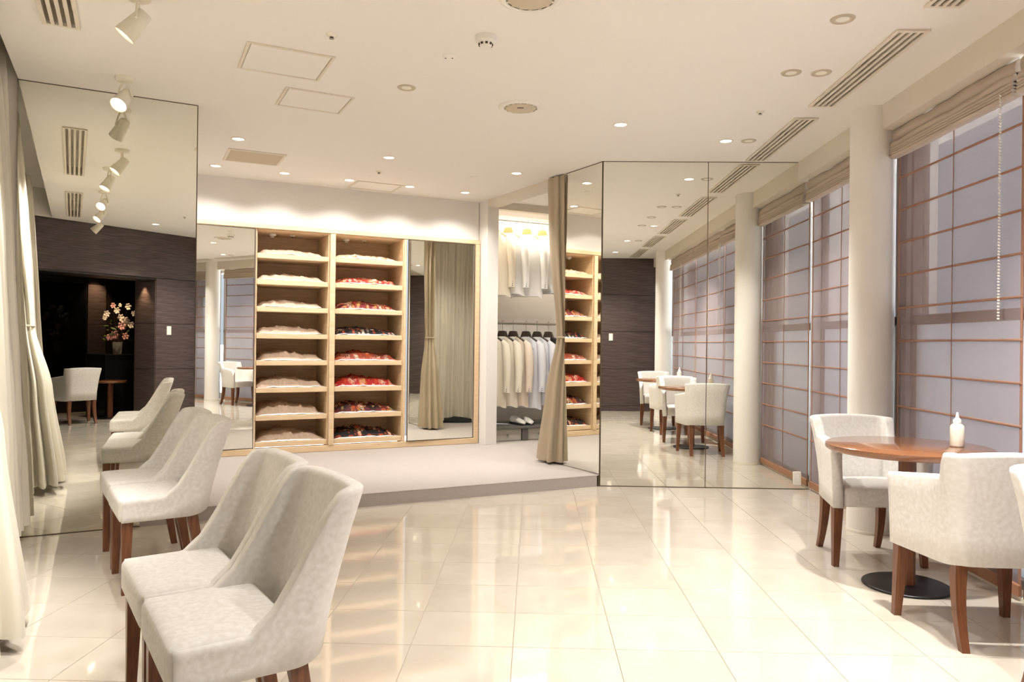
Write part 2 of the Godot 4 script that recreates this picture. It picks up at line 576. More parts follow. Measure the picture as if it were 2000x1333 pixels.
	for n in 3:
		var a: float = ends[n][0]
		var b: float = ends[n][1]
		var wn := struct_root("window_%d" % (n + 1))
		obj("pane", Sh.new().box(Vector3(2.40, 1.95, (a + b) / 2), Vector3(0.008, 1.20, b - a)), M.glass, wn)
		obj("frosted_pane", Sh.new().box(Vector3(2.40, 0.695, (a + b) / 2), Vector3(0.004, 1.27, b - a)), M.frosted, wn)
		obj("mid_rail", Sh.new().cbox(Vector3(2.40, 1.352, (a + b) / 2), Vector3(0.06, 0.06, b - a), 0.004), M.frame_grey, wn)
		obj("bottom_rail", Sh.new().cbox(Vector3(2.40, 0.04, (a + b) / 2), Vector3(0.06, 0.05, b - a), 0.004), M.frame_grey, wn)
		for z: float in [a + 0.02, b - 0.02]:
			obj("jamb", Sh.new().cbox(Vector3(2.40, 1.29, z), Vector3(0.06, 2.54, 0.03), 0.004), M.frame_grey, wn)
	obj("pier", Sh.new().box(Vector3(2.475, 1.3, -4.97), Vector3(0.05, 2.6, 0.37)), M.wall_paint, struct_root("wall_right"))
	# the street outside: pale paving
	struct("ground_outside", Sh.new().box(Vector3(102.6, -0.25, -3.0), Vector3(200.0, 0.3, 300.0)), M.pavement)
	# rear wall of dark panels with the passage to the lobby
	var rw := struct_root("wall_rear")
	var rows := [[0.10, 0.745], [0.751, 1.398], [1.404, 2.045]]
	obj("backing", Sh.new().box(Vector3(1.98, 1.35, 1.065), Vector3(1.50, 2.7, 0.50)), M.darker_wood, rw)
	obj("backing", Sh.new().box(Vector3(-1.95, 1.65, 1.065), Vector3(2.7, 3.3, 0.50)), M.darker_wood, rw)
	obj("backing", Sh.new().box(Vector3(0.31, 2.37, 1.065), Vector3(1.84, 0.66, 0.50)), M.darker_wood, rw)
	obj("backing", Sh.new().box(Vector3(-0.2, 3.0, 1.06), Vector3(1.4, 0.6, 0.52)), M.ceiling_paint, rw)
	obj("skirting", Sh.new().box(Vector3(1.98, 0.048, 0.806), Vector3(1.50, 0.096, 0.016)), M.dark_wood, rw)
	for r in rows:
		obj("panel", Sh.new().cbox(Vector3(1.975, (r[0] + r[1]) / 2, 0.806), Vector3(1.49, r[1] - r[0], 0.014), 0.002), M.dark_wood, rw)
		obj("panel", Sh.new().cbox(Vector3(-1.355, (r[0] + r[1]) / 2, 0.806), Vector3(1.5, r[1] - r[0], 0.014), 0.002), M.dark_wood, rw)
		obj("return_panel", Sh.new().cbox(Vector3(1.226, (r[0] + r[1]) / 2, 1.055), Vector3(0.014, r[1] - r[0], 0.49), 0.002), M.dark_wood, rw)
	obj("top_panel", Sh.new().cbox(Vector3(0.4, 2.375, 0.806), Vector3(5.0, 0.645, 0.014), 0.002), M.dark_wood, rw)
	obj("soffit_panel", Sh.new().box(Vector3(0.31, 2.03, 1.06), Vector3(1.84, 0.016, 0.5)), M.darker_wood, rw)
	# lobby behind the passage
	var lb := struct_root("wall_lobby")
	obj("back_wall", Sh.new().box(Vector3(0.7, 1.25, 3.12), Vector3(4.6, 2.5, 0.1)), M.darker_wood, lb)
	for r in rows:
		obj("panel", Sh.new().cbox(Vector3(1.66, (r[0] + r[1]) / 2, 3.06), Vector3(0.30, r[1] - r[0], 0.02), 0.002), M.dark_wood, lb)
	obj("lobby_left", Sh.new().box(Vector3(-1.0, 1.25, 2.2), Vector3(0.1, 2.5, 1.9)), M.darker_wood, lb)
	obj("lobby_right", Sh.new().box(Vector3(2.7, 1.25, 2.2), Vector3(0.1, 2.5, 1.9)), M.darker_wood, lb)
	obj("lobby_ceiling", Sh.new().box(Vector3(0.85, 2.40, 2.2), Vector3(3.8, 0.1, 1.9)), M.darker_wood, lb)


func mirrors() -> void:
	# left: one floor-to-ceiling sheet
	var tl := Transform3D(Basis(Vector3.UP, TH + E_LEFT), A(-3.6, 0.0))
	var t := thing("wall_mirror", "tall frameless mirror covering the wall behind the row of cream chairs", "mirror", tl.origin, TH + E_LEFT)
	obj("mirror_pane", Sh.new().box(Vector3(-0.007, 1.352, -0.006), Vector3(0.976, 2.690, 0.012)), M.mirror, t)
	obj("edge_strip", Sh.new().box(Vector3(-0.007, 2.6985, -0.006), Vector3(0.982, 0.007, 0.016)), M.mirror_edge, t)
	obj("edge_strip", Sh.new().box(Vector3(0.484, 1.35, -0.007), Vector3(0.006, 2.70, 0.016)), M.mirror_edge, t)
	obj("edge_strip", Sh.new().box(Vector3(-0.007, 0.003, -0.006), Vector3(0.982, 0.006, 0.016)), M.mirror_edge, t)
	# right: two sheets
	t = thing("wall_mirror", "wide two-sheet mirror wall reaching from the carpet step to the window wall", "mirror", Vector3(K.x, 0, K.z), E_RIGHT)
	for q in [[0.006, 0.868], [0.874, 1.722]]:
		obj("mirror_pane", Sh.new().box(Vector3((q[0] + q[1]) / 2, 1.352, -0.006), Vector3(q[1] - q[0], 2.690, 0.012)), M.mirror, t)
	obj("edge_strip", Sh.new().box(Vector3(0.80, 2.6985, -0.006), Vector3(1.62, 0.007, 0.016)), M.mirror_edge, t)
	obj("edge_strip", Sh.new().box(Vector3(0.86, 0.003, -0.006), Vector3(1.73, 0.006, 0.016)), M.mirror_edge, t)
	obj("edge_strip", Sh.new().box(Vector3(0.002, 1.35, -0.004), Vector3(0.008, 2.70, 0.016)), M.mirror_edge, t)
	obj("seam_strip", Sh.new().box(Vector3(0.871, 1.35, -0.007), Vector3(0.006, 2.69, 0.012)), M.mirror_edge, t)
	# the narrow one on the side wall beside the tied curtain
	t = thing("wall_mirror", "narrow tall mirror between the tied curtain and the wide mirror wall", "mirror", A(0, 0), TH + E_SIDE)
	obj("mirror_pane", Sh.new().box(Vector3(0.004, (CEIL + PH) / 2, -0.274), Vector3(0.010, CEIL - PH - 0.012, 0.53)), M.mirror, t)
	obj("edge_strip", Sh.new().box(Vector3(0.004, 2.6975, -0.274), Vector3(0.014, 0.007, 0.54)), M.mirror_edge, t)
	obj("end_face", Sh.new().box(Vector3(0.0, 0.047, -0.006), Vector3(0.034, 0.094, 0.014)), M.mirror_edge, t)
	# power socket set into the wide mirror
	t = thing("power_socket", "grey wall socket plate low on the mirror near the window", "socket", Vector3(2.185, 0.092, K.z - 0.006), 0.0)
	obj("plate", Sh.new().cbox(Vector3(0, 0, 0.006), Vector3(0.062, 0.108, 0.012), 0.003), M.white_plastic, t)
	for y: float in [-0.022, 0.0, 0.022]:
		obj("outlet", Sh.new().cbox(Vector3(0, y, 0.0135), Vector3(0.026, 0.017, 0.004), 0.001), M.paper, t)
	# light switch on the dark wall behind
	t = thing("light_switch", "white switch plate on the dark panelled wall seen in the mirrors", "switch", Vector3(1.43, 1.305, 0.799), PI)
	obj("plate", Sh.new().cbox(Vector3(0, 0, 0.005), Vector3(0.07, 0.125, 0.01), 0.003), M.white_plastic, t)
	obj("rocker", Sh.new().cbox(Vector3(0, 0.02, 0.011), Vector3(0.024, 0.042, 0.006), 0.001), M.paper, t)
	obj("rocker", Sh.new().cbox(Vector3(0, -0.03, 0.011), Vector3(0.024, 0.030, 0.006), 0.001), M.paper, t)


func columns() -> void:
	for q in [[-4.955, "round cream column between the two real windows behind the nearest table"], [-0.21, "round cream column at the rear end of the window wall seen in the mirror"]]:
		var t := thing("column", q[1], "column", Vector3(2.172, 0, q[0]))
		var s := Sh.new().smooth(1)
		s.lathe([Vector2(0.135, 0.02), Vector2(0.135, 2.70)], 48)
		obj("shaft", s, M.wall_paint, t)
		s = Sh.new().smooth(1)
		s.lathe([Vector2(0.138, 0.0), Vector2(0.138, 0.018), Vector2(0.134, 0.022)], 48)
		obj("base_ring", s, M.beige_paint, t)


func blind(z0: float, z1: float, label: String, cords: Array, chain_z: float) -> void:
	var t := thing("roman_blind", label, "blind", Vector3(2.285, 0, (z0 + z1) / 2), 0.0, "sheer roman blinds at the windows")
	var l := z1 - z0
	var bottom := 0.075
	obj("cloth", Sh.new().box(Vector3(0, (2.40 + bottom) / 2, 0), Vector3(0.003, 2.40 - bottom, l)), M.blind_cloth, t)
	for k in 10:
		var y := 2.239 - 0.2035 * k
		obj("seam", Sh.new().cbox(Vector3(-0.003, y, 0), Vector3(0.010, 0.012, l), 0.003), M.blind_seam, t)
	obj("bottom_bar", Sh.new().cbox(Vector3(-0.004, 0.05, 0), Vector3(0.022, 0.056, l), 0.004), M.sill_wood, t)
	for s: float in [-1.0, 1.0]:
		obj("side_hem", Sh.new().box(Vector3(-0.001, (2.40 + bottom) / 2, s * (l / 2 - 0.008)), Vector3(0.005, 2.40 - bottom, 0.016)), M.blind_seam, t)
	# gathered folds under the soffit
	var folds := [[2.502, 0.044, 0.050], [2.447, 0.028, 0.062], [2.420, 0.016, 0.066], [2.404, 0.012, 0.068], [2.389, 0.012, 0.070], [2.373, 0.012, 0.071]]
	for f in folds:
		var rows := []
		for i in 25:
			var z := -l / 2 + l * i / 24.0
			var wob := 0.005 * sin(z * 9.0 + f[0] * 40.0) + 0.003 * sin(z * 23.0 + f[0] * 9.0)
			if f[1] < 0.02:
				wob *= 0.2
			var ring := PackedVector3Array()
			for j in 10:
				var a := TAU * j / 10.0
				ring.append(Vector3(-f[2] * 0.5 + cos(a) * f[2] * 0.5, f[0] + wob + sin(a) * f[1], z))
			rows.append(ring)
		var s := Sh.new().smooth(1)
		s.grid(rows, true, true)
		s.flat()
		s.fan(rows[0])
		s.fan(rows[-1], true)
		obj("fold", s, M.blind_fold, t)
	for c: float in cords:
		var s := Sh.new()
		s.tube([Vector3(-0.008, 2.37, c - t.position.z), Vector3(-0.010, 1.3, c - t.position.z - 0.004), Vector3(-0.008, 0.08, c - t.position.z)], 0.003, 6)
		obj("cord", s, M.cord, t)
	if chain_z > -90:
		var s := Sh.new().smooth(1)
		for side in 2:
			var n := 0
			while n < 74:
				s.ball(Vector3(-0.078 - 0.012 * side, 2.38 - 0.0145 * n, chain_z - t.position.z + 0.012 * side), Vector3(0.0042, 0.0048, 0.0042), Transform3D(), 6, 4)
				n += 1
		var o := obj("bead_chain", s, M.bead, t)
		o.set_meta("kind", "stuff")


func blinds() -> void:
	blind(-6.30, -5.06, "sheer roman blind between the mirror wall and the round column", [-5.70], -90)
	blind(-4.83, -3.612, "large sheer roman blind behind the nearest round table and bottle", [-4.20], -3.67)
	blind(-3.575, -2.10, "sheer roman blind behind the second table, past the nearest blind's beaded chain", [-2.78], -3.1)
	blind(-2.06, -0.46, "sheer roman blind seen only in the mirror, last before the rear column", [-1.25], -1.43)
	blind(0.0, 0.74, "short sheer roman blind in the corner by the dark panelled wall", [0.4], -90)


# ------------------------------------------------------------------ closet wall of the alcove
const SHELF_Y := [1.985, 1.735, 1.477, 1.2205, 0.9645, 0.7045, 0.4405, 0.1885]
const ORD := ["top", "second", "third", "fourth", "fifth", "sixth", "seventh", "lowest"]


func shelving(u0: float, u1: float, label: String) -> void:
	var t := thing("shelving_unit", label, "shelving", A((u0 + u1) / 2, 2.19), TH, "maple shelving units of the closet wall")
	var w := u1 - u0
	for k in 8:
		obj("shelf", Sh.new().cbox(Vector3(0, SHELF_Y[k] - 0.0005, -0.25), Vector3(w - 0.002, 0.046, 0.50), 0.003), M.maple, t)
	for s: float in [-1.0, 1.0]:
		obj("side_panel", Sh.new().box(Vector3(s * (w / 2 + 0.004), 1.19, -0.26), Vector3(0.010, 2.09, 0.50)), M.maple, t)
	obj("back_panel", Sh.new().box(Vector3(0, 1.19, -0.515), Vector3(w + 0.02, 2.09, 0.012)), M.maple_inside, t)
	obj("top_panel", Sh.new().box(Vector3(0, 2.236, -0.26), Vector3(w + 0.02, 0.012, 0.50)), M.maple_inside, t)


func folded(called: String, cloth: Material, sd: int, high: float) -> Node3D:      # a kimono folded flat on its paper
	var t := Node3D.new()
	t.name = numbered(called, self)
	add_child(t, true)
	var n := FastNoiseLite.new()
	n.seed = sd
	n.frequency = 1.0
	n.fractal_octaves = 3
	var paper := []
	var top := []
	var nx := 26
	var nz := 16
	for j in nz + 1:
		var a := PackedVector3Array()
		var b := PackedVector3Array()
		var z := -0.5 + float(j) / nz
		for i in nx + 1:
			var x := -0.5 + float(i) / nx
			var pk := -0.12 + 0.12 * n.get_noise_2d(sd, 3)
			var lump := clampf(1.0 - (pk - x) / (0.5 + pk) * 0.72 if x < pk else 1.0 - (x - pk) / (0.5 - pk) * 0.90, 0, 1) * pow(maxf(0.0, cos(z * PI * 0.9 + 0.15)), 0.55)
			lump = 0.12 + 0.88 * lump * (0.86 + 0.3 * n.get_noise_2d(x * 5 + sd, z * 2.5))
			var edge := clampf((0.5 - absf(x)) * 14, 0, 1) * clampf((0.5 - absf(z)) * 9, 0, 1)
			var h := 0.006 + edge * (0.012 + high * lump + 0.5 * high * absf(n.get_noise_2d(x * 4 + z * 3 + sd, z * 4)) + 0.016 * n.get_noise_2d(x * 13, z * 11 + sd))
			var skew := 0.035 * n.get_noise_1d(z * 5 + sd) + 0.05 * (z + 0.5) * n.get_noise_1d(x * 3 + sd * 2)
			b.append(Vector3(x * 0.60 + skew, maxf(h, 0.004), z * 0.42 - 0.245 + 0.02 * n.get_noise_1d(x * 4 + sd + 9)))
			var ph := 0.003 + 0.010 * clampf((z + 0.5) * 3 - 2.0, 0, 1) * maxf(0, n.get_noise_2d(x * 5, sd)) + 0.045 * clampf((z + 0.5) * 6 - 4.7, 0, 1) * (1.0 - clampf((z + 0.5) * 16 - 15.0, 0, 1)) * lump * 0.6
			a.append(Vector3(x * 0.635 + 0.01, ph * clampf((0.5 - absf(x)) * 12, 0.1, 1), z * 0.46 - 0.24))
		paper.append(a)
		top.append(b)
	var s := Sh.new().smooth(1)
	s.grid(paper, false, true)
	obj("wrapping_paper", s, M.paper, t)
	s = Sh.new().smooth(1)
	s.grid(top, false, true)
	s.flat()
	var rim := PackedVector3Array()
	var low := PackedVector3Array()
	for v: Vector3 in top[nz]:
		rim.append(v)
		low.append(Vector3(v.x, 0.001, v.z))
	s.grid([low, rim])
	obj("folded_cloth", s, cloth, t)
	return t


func closet() -> void:
	var t := thing("closet_frame", "pale maple frame running round the built-in shelves and mirror doors", "frame", A(-1.57, 2.19), TH)
	obj("top_rail", Sh.new().cbox(Vector3(0, 2.262, -0.02), Vector3(2.875, 0.044, 0.07), 0.003), M.maple, t)
	obj("bottom_rail", Sh.new().cbox(Vector3(0, PH + 0.0305, -0.02), Vector3(2.875, 0.058, 0.07), 0.003), M.maple, t)
	obj("right_post", Sh.new().cbox(Vector3(1.412, 1.189, -0.02), Vector3(0.05, 2.10, 0.07), 0.003), M.maple, t)
	obj("left_post", Sh.new().cbox(Vector3(-1.425, 1.189, -0.02), Vector3(0.024, 2.10, 0.07), 0.003), M.maple, t)
	obj("divider", Sh.new().cbox(Vector3(-0.149, 1.195, 0.0), Vector3(0.052, 2.08, 0.05), 0.003), M.maple, t)
	obj("divider_edge", Sh.new().cbox(Vector3(0.600, 1.195, -0.01), Vector3(0.028, 2.08, 0.04), 0.003), M.maple, t)
	shelving(-2.430, -1.756, "left maple shelving unit holding eight plain cream folded garments")
	shelving(-1.688, -0.992, "right maple shelving unit holding eight colourful printed folded garments")
	for q in [[-2.985, -2.448, "mirror door left of the shelves, reflecting a chair at the window"], [-0.943, -0.188, "mirror door right of the shelves, reflecting the hanging drapes"]]:
		var d := thing("mirror_door", q[2], "mirror", A((q[0] + q[1]) / 2, 2.175), TH + 0.036)
		var w: float = q[1] - q[0]
		obj("mirror_pane", Sh.new().box(Vector3(0, 1.196, -0.006), Vector3(w - 0.014, 2.066, 0.012)), M.mirror, d)
		for s: float in [-1.0, 1.0]:
			obj("edge_strip", Sh.new().box(Vector3(s * (w / 2 - 0.0035), 1.196, -0.006), Vector3(0.007, 2.08, 0.018)), M.mirror_edge, d)
			obj("edge_strip", Sh.new().box(Vector3(0, 1.196 + s * 1.0365, -0.006), Vector3(w, 0.007, 0.018)), M.mirror_edge, d)
	var hues := ["cream folded garment with a speckled top", "tan folded garment over a white sheet", "low rounded beige folded garment", "pale folded garment with a broad white sheet", "rumpled tan folded garment", "creased pinkish beige folded garment", "wide peaked beige folded garment", "broad flat-topped beige folded garment"]
	var tops := [0.045, 0.06, 0.06, 0.065, 0.075, 0.085, 0.10, 0.085]
	for k in 8:
		var f := folded("folded_garment", M.cloth_plain, 300 + k * 7, tops[k])
		f.transform = alc(-2.10, 2.19, SHELF_Y[k] + 0.0225)
		tag(f, "%s on the %s shelf of the left unit" % [hues[k], ORD[k]], "garment", "plain folded garments in the left shelving")
	var prints := ["cream and orange printed folded kimono", "red and tan striped folded kimono", "deep red folded kimono with white flowers", "black and white printed folded kimono", "rust and pink printed folded kimono", "bright red floral folded kimono", "dark maroon floral folded kimono", "black and orange printed folded kimono"]
	for k in 8:
		var f := folded("folded_kimono", M["print%d" % k], 500 + k * 11, [0.04, 0.055, 0.075, 0.07, 0.075, 0.085, 0.08, 0.08][k])
		f.transform = alc(-1.36, 2.19, SHELF_Y[k] + 0.0225)
		tag(f, "%s on the %s shelf of the right unit" % [prints[k], ORD[k]], "kimono", "printed folded kimonos in the right shelving")
	for q in [[-2.20, "left"], [-1.47, "right"]]:
		smoke_detector(A(q[0] - 0.05, 2.45, 2.229), "small white smoke detector inside the top of the %s shelving unit" % q[1], 0.62)
		sprinkler(A(q[0] + 0.14, 2.45, 2.229), "tiny sprinkler head inside the top of the %s shelving unit" % q[1])


func rail(y: float, label: String) -> void:
	var t := thing("clothes_rail", label, "rail", A(0.65, 2.42, y), TH)
	var s := Sh.new().smooth(1)
	s.tube([Vector3(-0.62, 0, 0), Vector3(0.59, 0, 0)], 0.0125, 12)
	obj("rod", s, M.steel, t)
	for x: float in [-0.618, 0.588]:
		var b := Sh.new().smooth(1)
		b.tube([Vector3(x, 0, 0), Vector3(x + 0.008, 0, 0)], 0.028, 16)
		obj("bracket", b, M.steel, t)


func hanger(at: Vector3, turn: float, wood: Material, label: String, group: String) -> void:
	var t := thing("coat_hanger", label, "hanger", at, turn, group)
	var h := []
	for i in 13:
		var a := -0.35 * PI + 1.25 * PI * i / 12.0
		h.append(Vector3(0, 0.017 + 0.018 * sin(a) - 0.004, 0) + Vector3(0, 0, 0.018 * cos(a)))
	h.push_front(Vector3(0, -0.03, 0.0))
	h.push_front(Vector3(0, -0.10, 0.0))
	var s := Sh.new().smooth(1)
	s.tube(h, 0.0026, 7)
	obj("hook", s, M.steel, t)
	var p := PackedVector2Array([Vector2(-0.062, -0.175), Vector2(-0.055, -0.135), Vector2(-0.040, -0.092), Vector2(-0.028, -0.086), Vector2(0.028, -0.086), Vector2(0.040, -0.092), Vector2(0.055, -0.135), Vector2(0.062, -0.175), Vector2(0.045, -0.158), Vector2(0, -0.148), Vector2(-0.045, -0.158)])
	var w := Sh.new()
	w.prism(p, -0.022, 0.022)
	obj("neck_block", w, wood, t)
	for sd: float in [-1.0, 1.0]:
		var b := Sh.new().smooth(1)
		b.tube([Vector3(sd * 0.04, -0.15, 0), Vector3(sd * 0.11, -0.185, 0.004), Vector3(sd * 0.165, -0.222, 0.010)], 0.015, 8)
		obj("arm", b, wood, t)


func jacket(at: Vector3, turn: float, cloth: Material, hem: float, label: String, group: String) -> void:      # origin on the rail; shoulders along x, front towards z
	var t := thing("tailored_jacket", label, "jacket", at, turn, group)
	var sec := [[-0.150, 0.055, 0.040], [-0.165, 0.085, 0.046], [-0.195, 0.135, 0.052], [-0.228, 0.178, 0.058], [-0.30, 0.176, 0.080], [-0.42, 0.170, 0.090], [-0.56, 0.162, 0.088], [-0.70, 0.172, 0.094], [-0.82, 0.182, 0.096], [hem, 0.190, 0.092]]
	var rows := []
	for q in sec:
		var r := PackedVector3Array()
		for j in 32:
			var a := TAU * j / 32
			var fold := 1.0 + 0.05 * sin(a * 5 + q[0] * 7) * clampf(-(q[0] + 0.3) * 2, 0, 1)
			r.append(Vector3(q[1] * cos(a) * fold, q[0] - (0.02 * maxf(0, cos(a * 2)) if q[0] == hem else 0.0), -q[2] * 0.62 * sin(a) * fold))
		rows.append(r)
	var s := Sh.new().smooth(1)
	s.grid(rows, true, true)
	obj("body", s, cloth, t)
	for sd: float in [-1.0, 1.0]:
		s = Sh.new().smooth(1)
		s.tube([Vector3(sd * 0.140, -0.205, 0), Vector3(sd * 0.178, -0.245, 0), Vector3(sd * 0.196, -0.36, 0.006), Vector3(sd * 0.208, -0.50, 0.014), Vector3(sd * 0.210, -0.64, 0.024), Vector3(sd * 0.212, -0.775, 0.036)], [0.026, 0.044, 0.050, 0.047, 0.042, 0.038], 14)
		var sl := obj("sleeve", s, cloth, t)
		for k in 3:
			var b := Sh.new().smooth(1)
			b.ball(Vector3(sd * 0.225, -0.755 + 0.022 * k, 0.071 - 0.004 * k), Vector3(0.006, 0.006, 0.004))
			obj("button", b, M.slate, sl)
		var lap := PackedVector2Array([Vector2(sd * 0.048, -0.148), Vector2(sd * 0.085, -0.168), Vector2(sd * 0.098, -0.27), Vector2(sd * 0.118, -0.285), Vector2(sd * 0.060, -0.42), Vector2(sd * 0.006, -0.53), Vector2(sd * 0.012, -0.40)])
		var l := Sh.new()
		l.prism(lap, 0.0, 0.007, Transform3D(Basis(Vector3.RIGHT, 0.10), Vector3(0, 0.0, 0.066)))
		obj("lapel", l, cloth, t)
	var o := Sh.new()
	o.prism(PackedVector2Array([Vector2(-0.04, -0.155), Vector2(0.04, -0.155), Vector2(0.012, -0.40), Vector2(0.0, -0.50), Vector2(-0.012, -0.40)]), 0.0, 0.003, Transform3D(Basis(Vector3.RIGHT, 0.10), Vector3(0, 0.0, 0.062)))
	obj("shirt_front", o, M.jacket_white, t)


func niche() -> void:
	rail(1.404, "lower steel clothes rail carrying the cream and grey jackets")
	rail(2.575, "upper steel clothes rail carrying the white jackets")
	var turn := TH - 0.85
	var low := [[0.12, "jacket_cream", "cream jacket, nearest the opening's left jamb on the lower rail", "first cream jacket from the jamb, lower rail"], [0.265, "jacket_cream", "cream jacket second from the left jamb on the lower rail", "second cream jacket, lower rail"], [0.400, "jacket_beige", "beige jacket third from the left jamb on the lower rail", "beige jacket, lower rail"], [0.565, "jacket_grey", "pale grey jacket fourth along the lower rail, above the white shoes", "pale grey jacket above the shoes, lower rail"], [0.710, "jacket_grey", "silvery grey jacket fifth along the lower rail with dark cuff buttons", "silvery grey jacket, lower rail"], [0.86, "jacket_black", "black jacket half hidden by the tied curtain on the lower rail", "half hidden black jacket, lower rail"]]
	for q in low:
		var at := A(q[0], 2.42, 1.404)
		hanger(at, turn, M.hanger_dark, "dark wooden hanger holding the %s" % q[3], "dark hangers on the lower rail")
		jacket(at, turn, M[q[1]], -0.93 if q[0] != 0.565 else -0.96, q[2], "jackets on the lower rail")
	var up := [[0.15, "jacket_cream", "cream jacket at the left jamb on the upper rail", "cream jacket by the jamb, upper rail"], [0.325, "jacket_white", "white jacket second along the upper rail, brightly lit", "second jacket, upper rail"], [0.565, "jacket_white", "white jacket third along the upper rail, in the middle of the niche", "third jacket, upper rail"], [0.765, "jacket_white", "white jacket on the upper rail beside the tied curtain", "white jacket beside the tied curtain, upper rail"]]
	for k in up.size():
		var q = up[k]
		var at := A(q[0], 2.42, 2.575)
		hanger(at, turn + 0.2, M.hanger_wood, "tan wooden hanger holding the %s" % q[3], "tan hangers on the upper rail")
		jacket(at, turn + 0.2, M[q[1]], [-0.86, -0.84, -0.86, -0.80][k], q[2], "jackets on the upper rail")
	# shoe bench
	var t := thing("shoe_bench", "low dark grey bench with drawer fronts under the hanging jackets", "bench", A(0.62, 2.40), TH)
	obj("top", Sh.new().cbox(Vector3(0, 0.243, -0.09), Vector3(1.14, 0.024, 0.62), 0.003), M.slate, t)
	for x: float in [-0.56, -0.165, 0.20, 0.56]:
		obj("post", Sh.new().cbox(Vector3(x, 0.1635, 0.0), Vector3(0.07 if absf(x) < 0.5 else 0.03, 0.136, 0.40), 0.003), M.slate, t)
	for q in [[-0.375, 0.34], [0.018, 0.28], [0.38, 0.28]]:
		var d := obj("drawer_front", Sh.new().cbox(Vector3(q[0], 0.163, 0.17), Vector3(q[1], 0.128, 0.016), 0.003), M.drawer_face, t)
		var kn := Sh.new().smooth(1)
		kn.ball(Vector3(q[0], 0.163, 0.188), Vector3(0.012, 0.012, 0.012))
		obj("knob", kn, M.steel, d)
	# shoes
	for sd: float in [-1.0, 1.0]:
		var n := thing("dress_shoe", "white dress shoe on the grey bench, %s of the pair as one faces them" % ("left" if sd < 0 else "right"), "shoe", A(0.515 + sd * 0.057, 2.39, 0.255), TH - sd * 0.08, "white shoes on the bench")
		var rows := []
		var prof := [[-0.135, 0.020, 0.055, 0.05], [-0.128, 0.032, 0.075, 0.05], [-0.09, 0.036, 0.082, 0.05], [-0.04, 0.036, 0.076, 0.05], [0.01, 0.040, 0.064, 0.05], [0.06, 0.046, 0.052, 0.05], [0.10, 0.043, 0.040, 0.05], [0.128, 0.028, 0.030, 0.05], [0.138, 0.010, 0.020, 0.05]]
		for p in prof:
			var r := PackedVector3Array()
			for j in 16:
				var a := TAU * j / 16
				r.append(Vector3(p[1] * cos(a), 0.014 + p[2] * maxf(0.0, sin(a) * 0.5 + 0.5), p[0]))
			rows.append(r)
		var s := Sh.new().smooth(1)
		s.grid(rows, true)
		s.flat()
		s.fan(rows[0], true)
		s.fan(rows[-1])
		obj("upper", s, M.shoe_white, n)
		var out := PackedVector2Array()
		for p in prof:
			out.append(Vector2(p[1] + 0.004, -p[0]))
		for i in range(prof.size() - 1, -1, -1):
			out.append(Vector2(-prof[i][1] - 0.004, -prof[i][0]))
		obj("sole", Sh.new().prism(out, 0.0, 0.014, Transform3D(Basis(Vector3.RIGHT, -PI / 2), Vector3.ZERO)), M.sole, n)
		for k in 3:
			obj("lace", Sh.new().cbox(Vector3(0, 0.088 - 0.007 * k, -0.03 + 0.022 * k), Vector3(0.034, 0.005, 0.007), 0.001), M.paper, n)
	# the strip lamp hidden behind the niche's fascia
	var lt := thing("strip_lamp", "bright strip lamp under the top of the clothes niche", "lamp", A(0.62, 2.28, 2.672), TH)
	obj("lamp_tube", Sh.new().cbox(Vector3(0, 0, 0), Vector3(1.1, 0.018, 0.05), 0.004), M.lamp_white, lt)
	var al := AreaLight3D.new()
	al.name = "lamp_glow"
	lt.add_child(al)
	al.area_size = Vector2(1.1, 0.05)
	al.position = Vector3(0, -0.012, 0)
	al.basis = Basis.looking_at(Vector3(0, -1, -0.25), Vector3.BACK)
	al.light_energy = 1.5
	al.light_color = Color(1.0, 0.95, 0.88)
	al.shadow_enabled = true


# ------------------------------------------------------------------ drapes
func bundle(called: String, label: String, cloth: Material, keys: Array, lobes: int, sd: int, group := "", tie_y := -1.0) -> Node3D:
	# keys: [y, centre, half width vector, half depth vector]; a gathered curtain whose pleats run down as lobes
	var t := thing(called, label, "curtain", Vector3.ZERO, 0.0, group)
	var r := RandomNumberGenerator.new()
	r.seed = sd
	var ph := []
	for i in 4:
		ph.append(r.randf() * TAU)
	var rows := []
	var seg := lobes * 8
	var tie_ring := PackedVector3Array()
	for i in 61:
		var f := i / 60.0
		var y: float = lerpf(keys[0][0], keys[-1][0], f)
		var k := 0
		while k < keys.size() - 2 and y < keys[k + 1][0]:
			k += 1
		var a = keys[k]
		var b = keys[k + 1]
		var q: float = clampf((a[0] - y) / (a[0] - b[0]), 0, 1)
		q = lerpf(q, q * q * (3 - 2 * q), 0.45)
		var c: Vector3 = (a[1] as Vector3).lerp(b[1], q)
		var hw: Vector3 = (a[2] as Vector3).lerp(b[2], q)
		var hd: Vector3 = (a[3] as Vector3).lerp(b[3], q)
		var ring := PackedVector3Array()
		for j in seg:
			var an := TAU * j / seg
			var d := 1.0 + 0.24 * sin(an * lobes + ph[0] + f * 0.8 + 0.5 * sin(an * 2 + ph[1])) + 0.09 * sin(an * (lobes + 4) + ph[2] - f * 1.6)
			ring.append(c + Vector3(0, y, 0) + hw * cos(an) * d + hd * sin(an) * d)
		rows.append(ring)
	var s := Sh.new().smooth(1)
	s.grid(rows, true, (keys[0][2] as Vector3).cross(keys[0][3]).y > 0)
	obj("pleats", s, cloth, t)
	if tie_y > 0:
		for k in range(keys.size()):
			if absf(keys[k][0] - tie_y) < 0.001:
				var pts := []
				for j in 25:
					var an := TAU * j / 24
					pts.append(keys[k][1] + Vector3(0, tie_y, 0) + keys[k][2] * cos(an) * 1.16 + keys[k][3] * sin(an) * 1.16)
				var b := Sh.new().smooth(1)
				b.tube(pts, 0.010, 8)
				obj("tieback", b, M.drape_brown, t)
	return t


